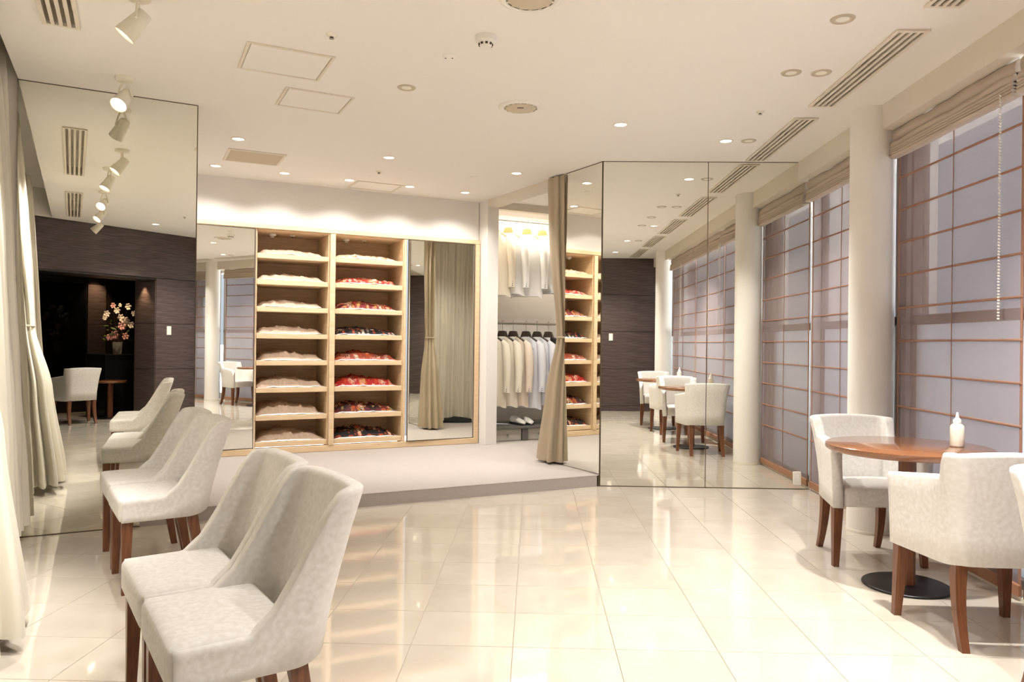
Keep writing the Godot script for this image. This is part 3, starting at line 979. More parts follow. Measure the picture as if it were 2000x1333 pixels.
func drape(label: String, cloth: Material, top: Array, hem: Array, y1: float, y0: float, folds: float, amp: float, sd: int, group := "") -> void:
	# a hanging curtain: two ends at the top, two at the hem (u, w)
	var t := thing("curtain", label, "curtain", Vector3.ZERO, 0.0, group)
	var n := FastNoiseLite.new()
	n.seed = sd
	n.frequency = 1.0
	var rows := []
	var a0 := A(top[0][0], top[0][1])
	var a1 := A(top[1][0], top[1][1])
	var b0 := A(hem[0][0], hem[0][1])
	var b1 := A(hem[1][0], hem[1][1])
	var side := (a1 - a0).cross(Vector3.UP).normalized()
	for i in 41:
		var f := i / 40.0
		var r := PackedVector3Array()
		for j in 181:
			var g := j / 180.0
			var gg := g + 0.012 * n.get_noise_2d(g * 9, f * 1.3)
			var p := a0.lerp(a1, gg).lerp(b0.lerp(b1, gg), pow(f, 0.85))
			var v := sin(TAU * folds * g + 2.2 * n.get_noise_2d(g * 3, f * 0.7)) + 0.35 * sin(TAU * folds * 2.3 * g + 4.0 * n.get_noise_2d(g * 4 + 7, f))
			var grow := lerpf(0.55, 1.0, pow(f, 0.6))
			r.append(p + side * amp * grow * v + Vector3(0, lerpf(y1, y0, f), 0))
		rows.append(r)
	var s := Sh.new().smooth(1)
	s.grid(rows)
	obj("cloth", s, cloth, t)
	var head := []
	for v: Vector3 in rows[0]:
		head.append(v + Vector3(0, 0.012, 0))
	var h := Sh.new().smooth(1)
	var lo := PackedVector3Array()
	var hi := PackedVector3Array()
	for v: Vector3 in head:
		lo.append(v + side * 0.004 - Vector3(0, 0.075, 0))
		hi.append(v + side * 0.004)
	h.grid([hi, lo])
	obj("heading_tape", h, cloth, t)


func drapes() -> void:
	var z := Vector3.ZERO
	# the curtain tied at the alcove's side opening
	bundle("tied_curtain", "champagne curtain gathered with a tieback at the fitting room opening", M.drape_brown, [
		[2.69, A(-0.035, 0.70), aw * 0.125, au * 0.045], [2.2, A(-0.03, 0.68), aw * 0.11, au * 0.050], [1.235, A(0.005, 0.625), aw * 0.065, au * 0.040],
		[0.75, A(-0.01, 0.68), aw * 0.115, au * 0.085], [PH + 0.02, A(-0.02, 0.735), aw * 0.155, au * 0.115]], 8, 4, "", 1.235)
	# inside the fitting room, seen in the right mirror door
	drape("long champagne curtain hanging inside the fitting room, seen in the mirror door", M.drape, [[0.17, 0.23], [1.06, -0.23]], [[0.13, 0.26], [1.04, -0.20]], 2.68, 0.12, 9.0, 0.035, 71)
	var t := thing("garment_bag", "crumpled black garment bag on the carpet under the fitting room curtain", "bag", A(0.62, 0.16, PH), TH + 0.4)
	var n := FastNoiseLite.new()
	n.frequency = 1.0
	var rows := []
	for i in 9:
		var b := PI * 0.5 * i / 8.0
		var q := PackedVector3Array()
		for j in 24:
			var a := TAU * j / 24
			var d := 1.0 + 0.3 * n.get_noise_2d(cos(a) * 3 + i * 0.6, sin(a) * 3)
			q.append(Vector3(0.24 * cos(b) * cos(a) * d, 0.07 * sin(b) * d, -0.10 * cos(b) * sin(a) * d))
		rows.append(q)
	var s := Sh.new().smooth(1)
	s.grid(rows, true)
	obj("cloth", s, M.black_cloth, t)
	# along the left wall
	var g := "champagne curtains of the booths along the left wall"
	drape("champagne curtain hanging straight beside the tall left mirror", M.drape, [[-4.17, -0.07], [-4.24, -0.98]], [[-4.035, -0.045], [-4.07, -1.00]], 2.90, 0.10, 7.5, 0.034, 72, g)
	bundle("tied_curtain", "flared champagne curtain tied back in the left foreground", M.drape, [
		[2.84, A(-4.24, -1.50), aw * 0.36, au * 0.06], [2.1, A(-4.20, -1.55), aw * 0.30, au * 0.08], [1.27, A(-4.12, -1.62), aw * 0.085, au * 0.05], [0.8, A(-4.06, -1.66), aw * 0.24, au * 0.10], [0.06, A(-4.00, -1.78), aw * 0.42, au * 0.14]], 11, 9, g, 1.27)
	drape("champagne booth curtain seen only in the left mirror, nearer the dark wall", M.drape, [[-4.22, -2.35], [-4.26, -3.35]], [[-4.10, -2.30], [-4.08, -3.45]], 2.84, 0.08, 8.0, 0.042, 73, g)
	drape("champagne booth curtain farthest away in the left mirror, next to the dark panels", M.drape, [[-4.22, -3.85], [-4.30, -5.00]], [[-4.08, -3.85], [-4.10, -5.35]], 2.84, 0.08, 9.0, 0.045, 74, g)


# ------------------------------------------------------------------ seats and tables
func soft_block(x: float, y0: float, y1: float, z0: float, z1: float, r: float, crown := 0.0) -> Sh:      # an upholstered block with round edges
	var s := Sh.new().smooth(1)
	var m := 9
	var hx := x
	var hy := (y1 - y0) / 2
	var hz := (z1 - z0) / 2
	var mid := Vector3(0, (y0 + y1) / 2, (z0 + z1) / 2)
	for ax in 3:
		for sg: float in [-1.0, 1.0]:
			var rows := []
			for i in m + 1:
				var row := PackedVector3Array()
				for j in m + 1:
					var v := Vector3.ZERO
					var p := -1.0 + 2.0 * i / m
					var q := -1.0 + 2.0 * j / m
					p = sign(p) * (1 - pow(1 - absf(p), 1.5))
					q = sign(q) * (1 - pow(1 - absf(q), 1.5))
					v[ax] = sg
					v[(ax + 1) % 3] = p
					v[(ax + 2) % 3] = q
					var full := Vector3(v.x * hx, v.y * hy, v.z * hz)
					var inner := Vector3(clampf(full.x, -(hx - r), hx - r), clampf(full.y, -(hy - r), hy - r), clampf(full.z, -(hz - r), hz - r))
					var d := full - inner
					var o := inner + (d.normalized() * r if d.length() > 1e-6 else Vector3.ZERO)
					if o.y > 0:
						o.y += crown * (1 - (o.x / hx) ** 2) * (1 - (o.z / hz) ** 2)
					row.append(mid + o)
				rows.append(row)
			s.grid(rows, false, sg < 0)
	return s


func taper_leg(top: Vector3, foot: Vector3, a: float, b: float, sweep := Vector3.ZERO) -> Sh:
	var s := Sh.new()
	var rows := []
	var steps := 7 if sweep != Vector3.ZERO else 1
	for i in steps + 1:
		var f := float(i) / steps
		var c := foot.lerp(top, f) + sweep * (f * (1 - f) * 4.0)
		var h := lerpf(b, a, f) / 2
		rows.append(PackedVector3Array([c + Vector3(-h, 0, h), c + Vector3(h, 0, h), c + Vector3(h, 0, -h), c + Vector3(-h, 0, -h)]))
	s.grid(rows, true)
	s.fan(rows[0], true)
	s.fan(rows[-1])
	return s


func shell(path: Array, top: Callable, lean: Callable, y_low: float, thick: float, rise := 0.0) -> Sh:
	# an upholstered wall that follows a U in plan; path: Vector2(x, z), outside to the left when walked
	var rows := []
	var n := path.size()
	var cols := [[0.0, 0.0, 0.0], [0.0, 0.25, 0.0], [0.0, 0.5, 0.0], [0.0, 0.75, 0.0], [-0.05, 1.0, -0.016], [0.02, 1.0, -0.004], [0.14, 1.0, 0.0], [0.86, 1.0, 0.0], [0.98, 1.0, -0.004], [1.05, 1.0, -0.016], [1.0, 0.75, 0.0], [1.0, 0.5, 0.0], [1.0, 0.25, 0.0], [1.0, 0.0, 0.0]]
	for i in n:
		var p: Vector2 = path[i]
		var d: Vector2 = (path[mini(i + 1, n - 1)] - path[maxi(i - 1, 0)]).normalized()
		var inward := Vector2(d.y, -d.x)
		var h: float = top.call(p)
		var y0 := y_low + rise * pow(clampf((-0.08 - p.y) / 0.12, 0, 1), 2.0)
		var ring := PackedVector3Array()
		for c in cols:
			var q: Vector2 = p + inward * thick * c[0]
			var y: float = lerpf(y0, h, c[1]) + c[2]
			var off: Vector3 = lean.call(p, y)
			ring.append(Vector3(q.x, y, q.y) + off)
		rows.append(ring)
	var s := Sh.new().smooth(1)
	s.grid(rows, true)
	s.fan(rows[0], true)
	s.fan(rows[-1])
	return s


func u_path(hw: float, z_front: float, z_back: float, r: float, bow: float, splay := 0.0) -> Array:      # splay: how far the front ends stand out
	var p := []
	for i in 30:
		p.append(Vector2(hw, lerpf(z_front, z_back + r, pow(i / 30.0, 0.8))))
	for i in 9:
		var a := PI / 2 * i / 8.0
		p.append(Vector2(hw - r + r * cos(a), z_back + r - r * sin(a)))
	for i in range(1, 12):
		p.append(Vector2(lerpf(hw - r, -(hw - r), i / 12.0), z_back))
	for i in 9:
		var a := PI / 2 * (1 - i / 8.0)
		p.append(Vector2(-(hw - r + r * cos(a)), z_back + r - r * sin(a)))
	for i in range(29, -1, -1):
		p.append(Vector2(-hw, lerpf(z_front, z_back + r, pow(i / 30.0, 0.8))))
	for i in p.size():
		if p[i].y < z_back + r:
			p[i].y -= bow * (1 - (p[i].x / hw) ** 2)
	for i in p.size():
		var f: float = clampf((p[i].y - z_back - r) / (z_front - z_back - r), 0, 1)
		p[i].x += signf(p[i].x) * splay * f
	return p


func lounge_chair() -> Node3D:      # armless, the sides sweeping up into the back; front towards +z
	var t := thing("lounge_chair", "", "chair")
	var hw := 0.232
	var path := u_path(hw, 0.192, -0.182, 0.07, 0.022)
	var top := func(p: Vector2) -> float:
		var pts := [[0.30, 0.436], [0.02, 0.440], [-0.02, 0.492], [-0.05, 0.575], [-0.075, 0.675], [-0.095, 0.745], [-0.115, 0.778], [-0.16, 0.784], [-0.4, 0.786]]
		for i in pts.size() - 1:
			if p.y <= pts[i][0] and p.y >= pts[i + 1][0]:
				var f: float = (pts[i][0] - p.y) / (pts[i][0] - pts[i + 1][0])
				return lerpf(pts[i][1], pts[i + 1][1], f)
		return 0.786
	var lean := func(p: Vector2, y: float) -> Vector3:
		var k := maxf(0.0, y - 0.37) / 0.42
		return Vector3(0, 0, -0.115 * pow(k, 1.15) * clampf((0.10 - p.y) / 0.12, 0, 1))
	obj("backrest", shell(path, top, lean, 0.338, 0.042, 0.030), M.velvet, t)
	obj("seat", soft_block(0.222, 0.334, 0.444, -0.115, 0.204, 0.022, 0.010), M.velvet, t)
	for s: float in [-1.0, 1.0]:
		obj("leg", taper_leg(Vector3(s * 0.188, 0.345, 0.165), Vector3(s * 0.192, 0, 0.172), 0.048, 0.030), M.walnut, t)
	for s: float in [-1.0, 1.0]:
		obj("leg", taper_leg(Vector3(s * 0.180, 0.345, -0.115), Vector3(s * 0.186, 0, -0.178), 0.048, 0.032), M.walnut, t)
	return t


func arm_chair() -> Node3D:      # tub armchair; front towards +z
	var t := thing("tub_armchair", "", "chair")
	var path := u_path(0.205, 0.205, -0.205, 0.065, 0.02, 0.060)
	var top := func(p: Vector2) -> float:
		var arm := lerpf(0.628, 0.668, clampf((0.2 - p.y) / 0.3, 0, 1))
		var back := 0.768 + 0.012 * (1 - (p.x / 0.21) ** 2)
		return lerpf(arm, back, smoothstep(-0.112, -0.126, p.y))
	var lean := func(p: Vector2, y: float) -> Vector3:
		var k := maxf(0.0, y - 0.40) / 0.37
		var bk := clampf((-0.06 - p.y) / 0.08, 0, 1)
		return Vector3(p.x * (0.03 * k + bk * 0.13 * k * k - 0.03 * (1.0 - clampf((y - 0.3) / 0.3, 0.0, 1.0))), 0, -0.062 * pow(k, 1.3) * bk)
	obj("backrest", shell(path, top, lean, 0.316, 0.052, 0.012), M.velvet, t)
	obj("seat", soft_block(0.200, 0.318, 0.432, -0.15, 0.212, 0.028, 0.012), M.velvet, t)
	for s: float in [-1.0, 1.0]:
		obj("leg", taper_leg(Vector3(s * 0.222, 0.335, 0.17), Vector3(s * 0.236, 0, 0.185), 0.050, 0.030), M.walnut, t)
	for s: float in [-1.0, 1.0]:
		obj("leg", taper_leg(Vector3(s * 0.158, 0.335, -0.165), Vector3(s * 0.168, 0, -0.225), 0.048, 0.030, Vector3(0, 0, 0.022)), M.walnut, t)
	return t


func cafe_table(top_y: float, rad: float) -> Node3D:
	var t := thing("round_table", "", "table")
	var s := Sh.new().smooth(1)
	s.lathe([Vector2(0.0001, top_y - 0.034), Vector2(rad - 0.012, top_y - 0.034)], 72)
	s.smooth(2)
	s.lathe([Vector2(rad - 0.012, top_y - 0.034), Vector2(rad, top_y - 0.024), Vector2(rad, top_y - 0.004)], 72)
	s.smooth(3)
	s.lathe([Vector2(rad, top_y - 0.004), Vector2(rad - 0.004, top_y), Vector2(0.0001, top_y)], 72)
	obj("tabletop", s, M.walnut_top, t)
	s = Sh.new()
	s.lathe([Vector2(0.040, 0.012), Vector2(0.040, top_y - 0.03)], 8, Transform3D(Basis(Vector3.UP, PI / 8), Vector3.ZERO))
	obj("pole", s, M.walnut, t)
	s = Sh.new().smooth(1)
	s.lathe([Vector2(0.200, 0.0), Vector2(0.203, 0.004), Vector2(0.202, 0.009), Vector2(0.197, 0.012)], 64)
	s.smooth(2)
	s.lathe([Vector2(0.197, 0.012), Vector2(0.0001, 0.013)], 64)
	obj("base_plate", s, M.black_metal, t)
	return t


func bottle() -> Node3D:
	var t := thing("squeeze_bottle", "", "bottle")
	var s := Sh.new().smooth(1)
	s.lathe([Vector2(0.0001, 0.0), Vector2(0.029, 0.0), Vector2(0.032, 0.005), Vector2(0.032, 0.090), Vector2(0.030, 0.101), Vector2(0.022, 0.110), Vector2(0.016, 0.114), Vector2(0.016, 0.118)], 32)
	obj("body", s, M.pale_bottle, t)
	s = Sh.new().smooth(1)
	s.lathe([Vector2(0.018, 0.116), Vector2(0.018, 0.130), Vector2(0.014, 0.136), Vector2(0.008, 0.142), Vector2(0.0045, 0.166), Vector2(0.003, 0.168), Vector2(0.0001, 0.168)], 24)
	obj("nozzle_cap", s, M.white_plastic, t)
	return t


func seats() -> void:
	var c := lounge_chair()
	var g := "cream armless chairs along the left wall"
	var turn := TH - PI / 2 + 0.12
	var spots := [[-3.225, -3.100, "nearest cream armless chair, foremost of the left row, its side towards the camera"], [-3.280, -2.635, "cream armless chair directly behind the foremost one in the left row"], [-3.352, -1.170, "cream armless chair in front of the left mirror, nearer of that pair"], [-3.405, -0.700, "cream armless chair closest to the left mirror, farther of that pair"]]
	for i in spots.size():
		var o := c if i == 0 else dup(c, "", Vector3.ZERO, 0)
		o.position = A(spots[i][0], spots[i][1])
		o.rotation.y = turn
		tag(o, spots[i][2], "chair", g)
	var a := arm_chair()
	var ga := "cream tub armchairs at the round tables"
	var list := [[Vector3(1.873, 0, -4.325), 0.0, "cream tub armchair facing the camera behind the nearest round table"], [Vector3(1.853, 0, -3.225), PI, "cream tub armchair seen from behind in front of the nearest round table"],
		[Vector3(1.885, 0, -2.455), 0.0, "cream tub armchair cut off by the right edge of the photo"], [Vector3(1.865, 0, -1.32), PI, "cream tub armchair at the rear table, seen only in the wide mirror"], [Vector3(0.49, 0, 1.47), 0.12, "cream tub armchair in the dark lobby, back turned, seen in the left mirror"]]
	for i in list.size():
		var o := a if i == 0 else dup(a, "", Vector3.ZERO, 0)
		o.position = list[i][0]
		o.rotation.y = list[i][1]
		tag(o, list[i][2], "chair", ga if i < 4 else "")
	var t := cafe_table(0.697, 0.378)
	tag(t, "round walnut café table on a black disc foot, nearest the camera", "table", "round tables along the windows")
	t.position = Vector3(1.857, 0, -3.815)
	var t2 := dup(t, "round walnut café table farther back, seen in the wide mirror", Vector3(1.87, 0, -1.90), 0)
	t2.set_meta("group", "round tables along the windows")
	var b := bottle()
	tag(b, "white nozzle-capped bottle on the nearest round table by the blind", "bottle", "white bottles on the round tables")
	b.position = Vector3(2.085, 0.697, -3.792)
	dup(b, "white nozzle-capped bottle on the rear round table, seen in the mirror", Vector3(2.10, 0.697, -1.90), 0)
	var lt := cafe_table(0.56, 0.225)
	tag(lt, "small round table in the dark lobby before the black pedestal", "table")
	lt.position = Vector3(1.15, 0, 1.78)


# ------------------------------------------------------------------ ceiling
func smoke_detector(at: Vector3, label: String, k := 1.0) -> void:
	var t := thing("smoke_detector", label, "smoke detector", at)
	var s := Sh.new().smooth(1)
	s.lathe([Vector2(0.0001, -0.052 * k), Vector2(0.026 * k, -0.052 * k), Vector2(0.030 * k, -0.047 * k), Vector2(0.036 * k, -0.034 * k), Vector2(0.050 * k, -0.030 * k), Vector2(0.053 * k, -0.024 * k), Vector2(0.053 * k, 0.0)], 36)
	obj("housing", s, M.white_plastic, t)
	for i in 9:
		var b := Basis(Vector3.UP, TAU * i / 9)
		obj("vent_slot", Sh.new().box(Vector3(0.0325 * k, -0.0405 * k, 0), Vector3(0.008 * k, 0.009 * k, 0.012 * k), Transform3D(b, Vector3.ZERO)), M.dark_slot, t)


func sprinkler(at: Vector3, label: String) -> void:
	var t := thing("sprinkler_head", label, "sprinkler", at)
	var s := Sh.new().smooth(1)
	s.lathe([Vector2(0.010, -0.012), Vector2(0.024, -0.006), Vector2(0.026, 0.0)], 24)
	obj("escutcheon", s, M.white_metal, t)
	s = Sh.new().smooth(1)
	s.lathe([Vector2(0.0001, -0.022), Vector2(0.012, -0.021), Vector2(0.012, -0.019), Vector2(0.005, -0.018), Vector2(0.006, -0.008)], 18)
	obj("deflector", s, M.steel, t)


func speaker(at: Vector3, label: String) -> void:
	var t := thing("ceiling_speaker", label, "speaker", at)
	var s := Sh.new().smooth(1)
	s.lathe([Vector2(0.107, -0.010), Vector2(0.122, -0.012), Vector2(0.140, -0.006), Vector2(0.143, 0.0)], 56)
	obj("rim", s, M.white_plastic, t)
	s = Sh.new()
	s.lathe([Vector2(0.0001, -0.006), Vector2(0.110, -0.005)], 48)
	obj("backing", s, M.fitting_ring, t)
	s = Sh.new().smooth(1)
	s.lathe([Vector2(0.0001, -0.016), Vector2(0.088, -0.015), Vector2(0.097, -0.011), Vector2(0.097, 0.0)], 48)
	obj("grille", s, M.grille_beige, t)
	for i in 14:
		obj("rib", Sh.new().box(Vector3(0.102, -0.008, 0), Vector3(0.014, 0.007, 0.014), Transform3D(Basis(Vector3.UP, TAU * (i + 0.5) / 14), Vector3.ZERO)), M.ceiling_fitting, t)
	obj("badge", Sh.new().box(Vector3(0, -0.0175, 0.035), Vector3(0.040, 0.002, 0.010)), M.dark_slot, t)


func vent_places() -> Array:      # where, turn, length
	var out := []
	for k in 5:
		out.append([Vector3(1.797, CEIL, -6.243 + 1.4195 * k + 0.5675), 0.0, 1.135])
	out.append([A(-3.805, -1.93, CEIL), TH, 1.77])
	out.append([A(-3.805, -4.715, CEIL), TH, 1.77])
	return out


func slot_vent(t: Node3D, length: float) -> void:      # four slots along z under a duct let into the ceiling
	var duct := Sh.new()
	for q: float in [-1.0, 1.0]:
		duct.box(Vector3(q * 0.0715, 0.085, 0), Vector3(0.003, 0.16, length - 0.002))
		duct.box(Vector3(0, 0.085, q * (length / 2 - 0.0015)), Vector3(0.143, 0.16, 0.003))
	duct.box(Vector3(0, 0.166, 0), Vector3(0.146, 0.004, length))
	obj("duct", duct, M.duct, t)
	for x: float in [-0.053, -0.0175, 0.0175, 0.053]:
		for q: float in [-1.0, 1.0]:
			obj("blade", Sh.new().box(Vector3(x, 0.060, q * length / 4), Vector3(0.013, 0.003, length / 2 - 0.09), Transform3D(Basis(Vector3.BACK, 0.0), Vector3.ZERO)), M.blade, t)
	for k in 5:
		var x := [-0.0705, -0.035, 0.0, 0.035, 0.0705][k] as float
		var w := 0.017 if k in [1, 2, 3] else 0.019
		obj("slat", Sh.new().cbox(Vector3(x, -0.006, 0), Vector3(w, 0.010, length), 0.001), M.ceiling_fitting, t)
	for s: float in [-1.0, 1.0]:
		obj("end_bar", Sh.new().cbox(Vector3(0, -0.006, s * (length / 2 + 0.008)), Vector3(0.160, 0.010, 0.020), 0.001), M.ceiling_fitting, t)


func hatch(mid: Vector3, sx: float, sz: float, label: String) -> void:
	var t := thing("access_hatch", label, "hatch", mid, TH)
	obj("lid", Sh.new().cbox(Vector3(0, -0.002, 0), Vector3(sx - 0.042, 0.006, sz - 0.042), 0.002), M.ceiling_paint, t)
	for s: float in [-1.0, 1.0]:
		obj("frame_bar", Sh.new().cbox(Vector3(s * (sx / 2 - 0.008), -0.003, 0), Vector3(0.016, 0.008, sz), 0.002), M.ceiling_fitting, t)
		obj("frame_bar", Sh.new().cbox(Vector3(0, -0.003, s * (sz / 2 - 0.008)), Vector3(sx - 0.032, 0.008, 0.016), 0.002), M.ceiling_fitting, t)
		obj("gap", Sh.new().box(Vector3(s * (sx / 2 - 0.018), -0.0005, 0), Vector3(0.004, 0.002, sz - 0.034)), M.fitting_ring, t)
		obj("gap", Sh.new().box(Vector3(0, -0.0005, s * (sz / 2 - 0.018)), Vector3(sx - 0.034, 0.002, 0.004)), M.fitting_ring, t)


func ceiling_things() -> void:
	var y := CEIL
	# window row of slot vents
	for k in 5:
		var z0 := -6.243 + 1.4195 * k
		var t := thing("slot_vent", ["four-slot ceiling vent reaching the wide mirror", "longest-looking four-slot ceiling vent above the round column", "four-slot ceiling vent cut off at the top right of the photo", "four-slot ceiling vent second from last in the mirrored row", "four-slot ceiling vent last in the mirrored row, at the dark wall"][k], "vent", Vector3(1.797, y, z0 + 0.5675), 0.0, "slot vents along the window side")
		slot_vent(t, 1.135)
	# left row
	for q in [[-1.93, 1.77, "four-slot ceiling vent at the top left above the curtains"], [-4.715, 1.77, "farther four-slot ceiling vent on the curtain side, seen only in the left mirror"]]:
		var t := thing("slot_vent", q[2], "vent", A(-3.805, q[0], y), TH, "slot vents along the curtain side")
		slot_vent(t, q[1])
	# alcove downlights
	var n := ["left", "middle", "right"]
	var us := [-2.78, -1.606, -0.428]
	for k in 3:
		downlight(A(us[k], 0.745, y), "lit ceiling downlight over the front of the carpet, %s of three" % n[k], 2.6, 52.0, "downlights over the alcove", Vector3.DOWN + aw * 0.52)
	us = [-2.844, -2.259, -1.668, -1.07, -0.485]
	n = ["leftmost", "second from the left", "middle", "second from the right", "rightmost"]
	for k in 5:
		downlight(A(us[k], 1.775, y), "lit ceiling downlight washing the closet wall, %s of five" % n[k], 1.25, 62.0, "downlights over the alcove", Vector3.DOWN + aw * 0.16)
	downlight(A(0.62, 1.15, y), "lit downlight inside the fitting room, hidden behind the opening's header", 2.4, 62.0)
	# hall downlights
	downlight(Vector3(0.586, y, -5.261), "lit downlight alone in the middle of the hall ceiling before the mirrors", 5.0, 55)
	downlight(Vector3(1.412, y, -5.674), "lit downlight beside the slot vent nearest the wide mirror", 5.0, 55)
	downlight(Vector3(1.577, y, -5.672), "unlit downlight right beside the lit one near the wide mirror", 0)
	downlight(Vector3(1.414, y, -4.256), "unlit downlight of the pair, farther from the window vents", 0)
	downlight(Vector3(1.579, y, -4.256), "unlit downlight of the pair, nearer to the window vents", 0)
	downlight(Vector3(1.416, y, -3.557), "largest-looking unlit downlight near the top right of the photo", 0)
	downlight(Vector3(-0.773, y, -4.513), "unlit downlight near the middle, between the hatches and the speaker", 0)
	downlight(Vector3(1.40, y, -2.92), "unlit downlight third from the mirror in the reflected row", 0)
	downlight(Vector3(1.555, y, -2.904), "lit downlight over the rear part of the tables, seen in the mirror", 13.0, 50)
	downlight(Vector3(1.40, y, -1.495), "lit downlight farther back by the window vents, seen in the mirror", 7.0, 58)
	downlight(Vector3(1.565, y, -1.50), "unlit downlight next to the farther lit one in the mirror", 0)
	downlight(Vector3(1.39, y, -0.10), "lit downlight just before the dark wall in the mirror", 4.0, 58)
	downlight(Vector3(0.75, y, 0.10), "lit downlight near the dark wall as seen in the tall left mirror", 4.0, 58)
	downlight(Vector3(0.25, y, -2.72), "lit downlight overhead, out of the frame above the polished floor", 4.0, 55)
	# left spotlights
	var um := -3.535
	spotlight(A(um, -0.345, y), -au * 0.40 - aw * 0.62 + Vector3.DOWN * 0.80, "white ceiling spotlight just before the tall left mirror", 6.5)
	spotlight(A(um + 0.06, -1.557, y), -au * 0.62 + aw * 0.10 + Vector3.DOWN * 0.80, "white ceiling spotlight at the top left of the photo", 6.5)
	spotlight(A(um, -2.36, y), -au * 0.45 + aw * 0.2 + Vector3.DOWN * 0.85, "white ceiling spotlight third along the left row, seen in the mirror", 6.5)
	spotlight(A(um, -3.62, y), -au * 0.45 + aw * 0.75 + Vector3.DOWN * 0.65, "white ceiling spotlight fourth along the left row, lens lit in the mirror", 6.5)
	spotlight(A(um, -4.49, y), -au * 0.55 + aw * 0.35 + Vector3.DOWN * 0.7, "white ceiling spotlight fifth along the left row, seen in the mirror", 3.0)
	spotlight(A(um, -5.55, y), -au * 0.6 - aw * 0.2 + Vector3.DOWN * 0.6, "white ceiling spotlight last along the left row, before the dark wall", 0)
	# small fittings
	speaker(Vector3(-0.098, y, -4.881), "round white ceiling speaker in the middle of the hall")
	speaker(Vector3(-0.030, y, -3.335), "round ceiling speaker cut off by the top edge of the photo")
	smoke_detector(Vector3(-0.252, y, -3.76), "white smoke detector on the ceiling near the top middle", 1.0)
	sprinkler(Vector3(-1.016, y, -3.737), "sprinkler head between the larger hatch and the smoke detector")
	sprinkler(Vector3(1.454, y, -4.964), "sprinkler head above the wide mirror near the window vents")
	sprinkler(Vector3(-1.394, y, -6.742), "sprinkler head above the closet wall shelves")
	sprinkler(Vector3(0.55, y, -0.80), "sprinkler head near the dark wall as seen in the left mirror")
	var t := thing("motion_sensor", "flat white ceiling sensor disc left of the smoke detector", "sensor", Vector3(-0.463, y, -4.011))
	var s := Sh.new().smooth(1)
	s.lathe([Vector2(0.0001, -0.014), Vector2(0.020, -0.013), Vector2(0.034, -0.008), Vector2(0.037, 0.0)], 32)
	obj("cover", s, M.white_plastic, t)
	for x: float in [-0.018, 0.018]:
		obj("lens", Sh.new().cbox(Vector3(x, -0.0125, 0), Vector3(0.008, 0.005, 0.008), 0.001), M.dark_slot, t)
	t = thing("motion_sensor", "small flat ceiling disc before the rightmost closet downlights", "sensor", Vector3(-0.553, y, -6.93))
	s = Sh.new().smooth(1)
	s.lathe([Vector2(0.0001, -0.012), Vector2(0.034, -0.010), Vector2(0.040, 0.0)], 32)
	obj("cover", s, M.white_plastic, t)
	hatch(A(-2.750, -1.043, y), 0.45, 0.42, "larger-looking square access hatch near the spotlight at the upper left")
	hatch(A(-2.466, -0.444, y), 0.42, 0.385, "square access hatch between the larger hatch and the alcove lights")
	hatch(A(-1.366, 1.94, y), 0.46, 0.36, "faint access hatch flush in the ceiling right before the closet wall")
	t = thing("ceiling_grille", "beige louvred return air grille over the left end of the carpet", "grille", A(-2.590, 1.287, y), TH)
	for sg: float in [-1.0, 1.0]:
		obj("frame_bar", Sh.new().cbox(Vector3(sg * 0.215, -0.004, 0), Vector3(0.020, 0.010, 0.43), 0.002), M.ceiling_fitting, t)
		obj("frame_bar", Sh.new().cbox(Vector3(0, -0.004, sg * 0.205), Vector3(0.41, 0.010, 0.020), 0.002), M.ceiling_fitting, t)
	obj("backing", Sh.new().box(Vector3(0, -0.001, 0), Vector3(0.41, 0.002, 0.39)), M.grille_beige, t)
	for k in 20:
		obj("slat", Sh.new().box(Vector3(0, -0.005, -0.187 + 0.0197 * k), Vector3(0.41, 0.006, 0.0165)), M.grille_beige, t)


